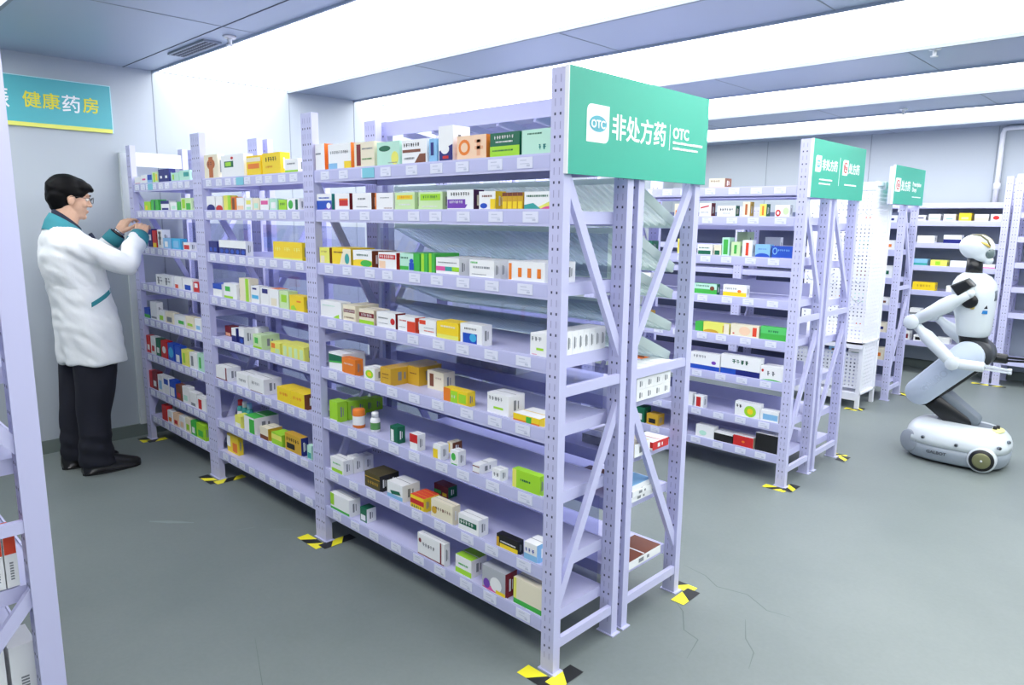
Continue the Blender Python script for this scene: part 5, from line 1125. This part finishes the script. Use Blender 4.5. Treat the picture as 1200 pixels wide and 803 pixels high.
# eyes, brows, lips, spectacles, watch
EYE = mat('eye_white', (236,236,232), rough=.2); IRIS = mat('iris_dark', (38,26,20), rough=.2); LIP = mat('lips', (190,124,112), rough=.5)
for s in (-1, 1):
    q = MB(); q.ball(hp(s*.030,.079,.000), .0105, EYE, 12); ey = q.build('eye', man, True)
    q = MB(); q.ball(hp(s*.030,.0858,-.001), .0048, IRIS, 10); q.build('iris', ey, True)
    q = MB(); q.tube([hp(s*.014,.098,.021), hp(s*.032,.096,.026), hp(s*.050,.082,.021)], [.003,.0035,.002], HAIR, 6); q.build('eyebrow', man, True)
q = MB(); q.tube([hp(-.018,.095,-.067), hp(0,.1015,-.066), hp(.018,.095,-.067)], [.002,.0035,.002], LIP, 8); q.build('lips', man, True)
GL = mat('spectacle_frame', (40,36,38), rough=.3)
q = MB()
for s in (-1, 1):
    pts = [hp(s*.033+.024*math.cos(a), .112-.006*abs(math.cos(a)), .000+.017*math.sin(a)) for a in [2*PI*i/18 for i in range(19)]]
    q.tube(pts, .0016, GL, 6)
    q.tube([hp(s*.056,.106,.006), hp(s*.076,.06,.004), hp(s*.083,.0,.002), hp(s*.080,-.02,-.006)], .0016, GL, 6)
q.tube([hp(-.010,.112,.004), hp(0,.116,.006), hp(.010,.112,.004)], .0014, GL, 6)
q.build('spectacles', man, True)
q = MB(); a = J['wrL']; d = (J['wrL']-J['elL']).normalized()
q.tube([a-d*.008, a+d*.008], [.033,.033], mat('watch_steel', (170,172,178), rough=.25, metal=.8), 20); wt = q.build('wristwatch', man, True)
# ------------------------------------------------------------------ the robot, facing +X
RW = mat('robot_white_shell', (216,224,228), rough=.28, coat=.3); RG = mat('robot_grey_band', (148,158,168), rough=.4); RB = mat('robot_black', (18,20,24), rough=.3)
RBL = mat('robot_blue_white', (198,210,226), rough=.35); RD = mat('robot_dark_grey', (110,120,130), rough=.4); GOLD = mat('gold_trim', (214,190,96), rough=.35, metal=.3)
CX, CY = .385, 3.56
rb = empty('service_robot', (CX,CY,0), 'white wheeled humanoid robot leaning back with hands held forward', 'robot')
def sring(cx, cy, z, rx, ry, n=48, e=2.8):
    return ring(cx, cy, z, rx, ry, n, e)
q = MB(); q.loft([sring(CX,CY,.010,.245,.195), sring(CX,CY,.022,.265,.215)], RB); q.build('underside', rb, True)
q = MB(); q.loft([sring(CX,CY,.018,.268,.220), sring(CX,CY,.03,.280,.230), sring(CX,CY,.075,.288,.236), sring(CX,CY,.115,.288,.236)], RG); base = q.build('lower_band', rb, True)
q = MB(); q.loft([sring(CX,CY,.115,.290,.238), sring(CX,CY,.15,.288,.237), sring(CX-.003,CY,.185,.278,.226), sring(CX-.006,CY,.215,.256,.203), sring(CX-.010,CY,.236,.220,.165), sring(CX-.012,CY,.246,.180,.115), sring(CX-.012,CY,.249,.10,.06)], RW)
shell = q.build('base_shell', rb, True)
q = MB(); q.loft([sring(.41,CY,.248,.155,.062,32,3.5), sring(.41,CY,.2505,.15,.058,32,3.5)], RD); q.build('top_recess', rb)
q = MB(); q.ball((.580,3.56,.232), (.050,.080,.012), mat('sensor_pad_yellow',(232,228,150),rough=.4), 20); pad = q.build('sensor_pad', rb, True)
for dx, dy in ((0,-.018), (.01,.012)):
    q = MB(); q.tube([(.58+dx,3.555+dy,.235),(.58+dx,3.555+dy,.262)], [.013,.010], RB, 14); q.build('knob', pad, True)
# wheels: hub wheel near the front on the camera side, disc covers at the rear corner
def wheel(x, y, z, nrm, r_, cover):
    nrm = Vector(nrm).normalized(); c = Vector((x,y,z))
    if cover:
        q = MB(); q.tube([c-nrm*.05, c+nrm*.006, c+nrm*.010], [r_,r_,r_*.93], mat('wheel_cover', (150,158,168), rough=.45), 32); return q.build('wheel_cover', rb, True)
    q = MB(); q.tube([c-nrm*.05, c+nrm*.004], [r_*1.28, r_*1.24], RW, 32); wl = q.build('wheel_arch', rb, True)
    q = MB(); q.tube([c-nrm*.03, c+nrm*.010, c+nrm*.016], [r_*1.08, r_*1.08, r_*1.0], RB, 32); ty = q.build('tyre', wl, True)
    q = MB(); q.tube([c, c+nrm*.020, c+nrm*.024], [r_*.80, r_*.78, r_*.70], mat('hub_olive', (130,132,96), rough=.35, metal=.4), 32)
    q.tube([c+nrm*.02, c+nrm*.03], [r_*.14, r_*.10], mat('hub_steel', (205,208,205), rough=.3, metal=.6), 12); q.build('hub', wl, True)
wheel(.563, 3.336, .083, (.12,-1,0), .062, False); wheel(.563, 3.784, .083, (.12,1,0), .062, False)
wheel(.143, 3.398, .105, (-.55,-.80,.04), .072, True); wheel(.143, 3.722, .105, (-.55,.80,.04), .072, True)
for x, y, z, n_ in ((.235,3.331,.160,(0,-1,.1)), (.425,3.322,.150,(0,-1,.1)), (.640,3.385,.165,(.7,-.7,.1)), (.668,3.50,.185,(1,-.2,.3))):
    c = Vector((x,y,z)); nn = Vector(n_).normalized()
    q = MB(); q.tube([c-nn*.01, c+nn*.004], [.011,.011], RD, 14); q.tube([c, c+nn*.006], [.006,.006], RB, 10); q.build('proximity_sensor', rb, True)
def plane_ny(x, y, z, ang=0):   # lettering on a face looking towards -Y
    c, s = math.cos(ang), math.sin(ang)
    return Matrix(((c,-s,0,x),(0,0,-1,y),(s,c,0,z),(0,0,0,1)))
text('GALBOT', .026, plane_ny(.265, 3.3225, .068), mat('lettering_dark', (60,66,72), rough=.5), 'lettering', rb, bold=.0006, sx=1.1)
# shin
def slab(a, b, wa, wb, y0, y1, m, name, parent, r_=.02):
    """a rounded bar seen from the side: half widths wa, wb in the XZ plane, thickness y0..y1"""
    a = Vector((a[0],0,a[1])); b = Vector((b[0],0,b[1])); d = (b-a).normalized(); n = Vector((-d.z,0,d.x))
    out = []
    for i in range(13): t = PI*i/12; out.append(a - d*wa*math.sin(t) + n*wa*math.cos(t))
    for i in range(13): t = PI*i/12; out.append(b + d*wb*math.sin(t) - n*wb*math.cos(t))
    q = MB(); c = (a+b)/2
    rings = []
    for y, s_ in ((y0, .93), (y0+(y1-y0)*.06, .985), (y0+(y1-y0)*.14, 1), (y1-(y1-y0)*.14, 1), (y1-(y1-y0)*.06, .985), (y1, .93)):
        rr = []
        for p in out:
            base_ = a + d*max(0, min((b-a).length, (p-a).dot(d)))
            rr.append((base_.x+(p.x-base_.x)*s_, y, base_.z+(p.z-base_.z)*s_))
        rings.append(rr)
    q.loft(rings, m); return q.build(name, parent, True)
slab((.40,.245), (.185,.395), .060, .055, 3.50, 3.62, RB, 'shin', rb)
slab((.455,.275), (.245,.440), .040, .036, 3.505, 3.615, RD, 'shin_cover', rb)
# thigh with black inner frame and hip
slab((.155,.420), (.400,.690), .086, .094, 3.455, 3.565, RBL, 'thigh', rb)
slab((.168,.408), (.415,.680), .084, .094, 3.50, 3.64, RB, 'inner_frame', rb)
slab((.155,.420), (.400,.690), .080, .088, 3.645, 3.665, RBL, 'thigh', rb)
text('GALBOT', .062, plane_ny(.180, 3.4535, .415, math.radians(47.8)), mat('lettering_pale', (188,200,216), rough=.5), 'lettering', rb, bold=.001)
q = MB(); q.tube([(.43,3.47,.70),(.43,3.65,.70)], [.092,.092], mat('robot_charcoal',(52,56,62),rough=.4), 32); q.build('hip_joint', rb, True)
q = MB(); q.loft([sring(.415,CY,.74,.080,.085,32,2.4), sring(.40,CY,.80,.078,.085,32,2.4), sring(.398,CY,.84,.078,.085,32,2.4)], RB); q.build('waist', rb, True)
# torso
q = MB()
T = [(.812,.398,.078,.100),(.822,.398,.086,.112),(.86,.397,.092,.125),(.92,.393,.098,.138),(1.0,.386,.109,.152),(1.06,.380,.115,.160),(1.11,.375,.118,.158),(1.15,.372,.108,.140),(1.18,.368,.088,.108),(1.20,.364,.062,.074),(1.206,.362,.04,.05)]
q.loft([sring(cx, CY, z, rx, ry, 44, 2.7) for z, cx, rx, ry in T], RW); q.build('torso', rb, True)
q = MB(); q.loft([sring(.484,CY,1.04,.012,.055,20,3), sring(.480,CY,1.10,.014,.06,20,3), sring(.462,CY,1.155,.012,.05,20,3)], RD); q.build('chest_panel', rb, True)
def sticker(x, z, r_, m, name):
    q = MB(); y = CY-.153
    q.tube([(x,y+.01,z),(x,y-.004,z)], [r_,r_], m, 20); return q.build(name, rb, True)
sticker(.405, 1.003, .013, GOLD, 'round_sticker')
q = MB(); q.box(.452,.482,3.430,3.437,.966,.986, mat('blue_sticker',(40,130,200),rough=.4)); q.build('blue_sticker', rb)
q = MB(); q.poly([(.462,3.428,.998),(.482,3.428,.998),(.476,3.428,1.02)], RB); q.build('warning_sticker', rb)
q = MB(); q.tube([(.362,CY,1.19),(.360,CY,1.295)], [.047,.043], RB, 24); q.build('neck', rb, True)
# head
q = MB(); hc = Vector((.362,CY,1.362))
hr = Matrix.Rotation(math.radians(12), 3, 'Y')
q.ball(hc, (.098,.082,.080), RW, 28, hr); q.ball(hc+Vector((.025,0,-.045)), (.062,.066,.045), RW, 20, hr)
q.ball((.432,CY,1.285), (.026,.042,.028), RW, 16)
head = remeshed(q, 'head', rb, .006, 6, mats=[RW])
q = MB(); q.ball((.432,CY,1.330), (.030,.060,.044), mat('visor_gloss',(96,112,112),rough=.1,coat=.6), 20); q.build('visor', rb, True)
for s in (-1, 1):
    q = MB(); q.tube([(.335,CY+s*.034,1.441),(.385,CY+s*.05,1.436),(.425,CY+s*.058,1.408),(.443,CY+s*.058,1.372)], [.003,.006,.006,.004], mat('groove_olive',(120,116,84),rough=.4), 8); q.build('crest_groove', head, True)
q = MB(); q.tube([(.395,CY-.066,1.395),(.42,CY-.066,1.383),(.443,CY-.060,1.365)], [.004,.008,.005], GOLD, 8); q.build('gold_trim', head, True)
# arms
def joint(c, r_, y0, y1, m, name, par):
    q = MB(); q.tube([(c[0],y0,c[1]),(c[0],y0+(y1-y0)*.08,c[1]),(c[0],y1-(y1-y0)*.08,c[1]),(c[0],y1,c[1])], [r_*.9,r_,r_,r_*.9], m, 28); return q.build(name, par, True)
def arm(s, sh, el, wr, tipw, tip, black):
    y = CY+s*.185
    yy = CY+s*.19
    q = MB(); q.tube([(sh[0],CY+s*.12,sh[1]),(sh[0],CY+s*.205,sh[1])], [.062,.052], RW, 24); q.ball((sh[0],CY+s*.19,sh[1]), (.056,.030,.056), RW, 18); q.build('shoulder', rb, True)
    q = MB(); q.loft([[(.290,yy-s*.05,1.128),(.372,yy-s*.05,1.182),(.415,yy-s*.05,1.140),(.335,yy-s*.05,1.062)],
                      [(.286,yy+s*.028,1.130),(.374,yy+s*.028,1.180),(.414,yy+s*.028,1.138),(.336,yy+s*.028,1.066)],
                      [(.296,yy+s*.040,1.128),(.370,yy+s*.040,1.170),(.404,yy+s*.040,1.136),(.338,yy+s*.040,1.076)]], RB)
    pp = q.build('shoulder_panel', rb); smooth_bevel(pp, .006)
    q = MB(); A = Vector((.388,CY+s*.158,1.040)); q.ball(A, (.046,.018,.044), RB, 18); q.build('armpit_cover', rb, True)
    q = MB(); S_ = Vector((sh[0]+.045,y+s*.012,sh[1]-.028)); E_ = Vector((el[0],y,el[1])); W_ = Vector((wr[0],y,wr[1]))
    m_ = S_.lerp(E_,.45); q.ball(S_, .030, RW, 16); q.tube([S_, S_.lerp(E_,.15), S_.lerp(E_,.32), m_, S_.lerp(E_,.62), E_], [.029,.034,.046,.047,.040,.034], RW, 20); q.build('upper_arm', rb, True)
    joint((el[0],el[1]), .045, y-.045, y+.045, RW, 'elbow_joint', rb)
    q = MB(); q.tube([E_, E_.lerp(W_,.22), E_.lerp(W_,.35), E_.lerp(W_,.85), W_], [.026,.028,.042,.038,.030], RW, 20); q.build('forearm', rb, True)
    joint((wr[0],wr[1]), .040, y-.036, y+.036, RW, 'wrist_joint', rb)
    hm = RB if black else RW
    T_ = Vector((tipw[0],y,tipw[1])); P_ = Vector((tip[0],y,tip[1]))
    q = MB(); q.tube([W_, W_.lerp(T_,.3), T_, T_+(P_-T_)*.05], [.026,.033,.031,.024], hm if black else RW, 18); g = q.build('gripper_body', rb, True)
    for dz in (-.010, .010):
        a = T_+Vector((0,0,dz)); b = P_+Vector((0,0,dz*.7))
        q = MB(); q.bar(a, b, .018, .012, hm); q.tube([b-Vector((.012,0,0)), b+Vector((.006,0,0))], [.012,.011], hm if not black else RD, 12); q.build('gripper_finger', g, False)
arm(-1, (.345,1.118), (.095,.885), (.345,.650), (.505,.650), (.645,.643), False)
arm(1, (.345,1.118), (.12,.905), (.42,.662), (.560,.658), (.700,.664), True)
# ------------------------------------------------------------------ final: drop helper props
for o in list(C.objects):
    if '_o' in o: del o['_o']
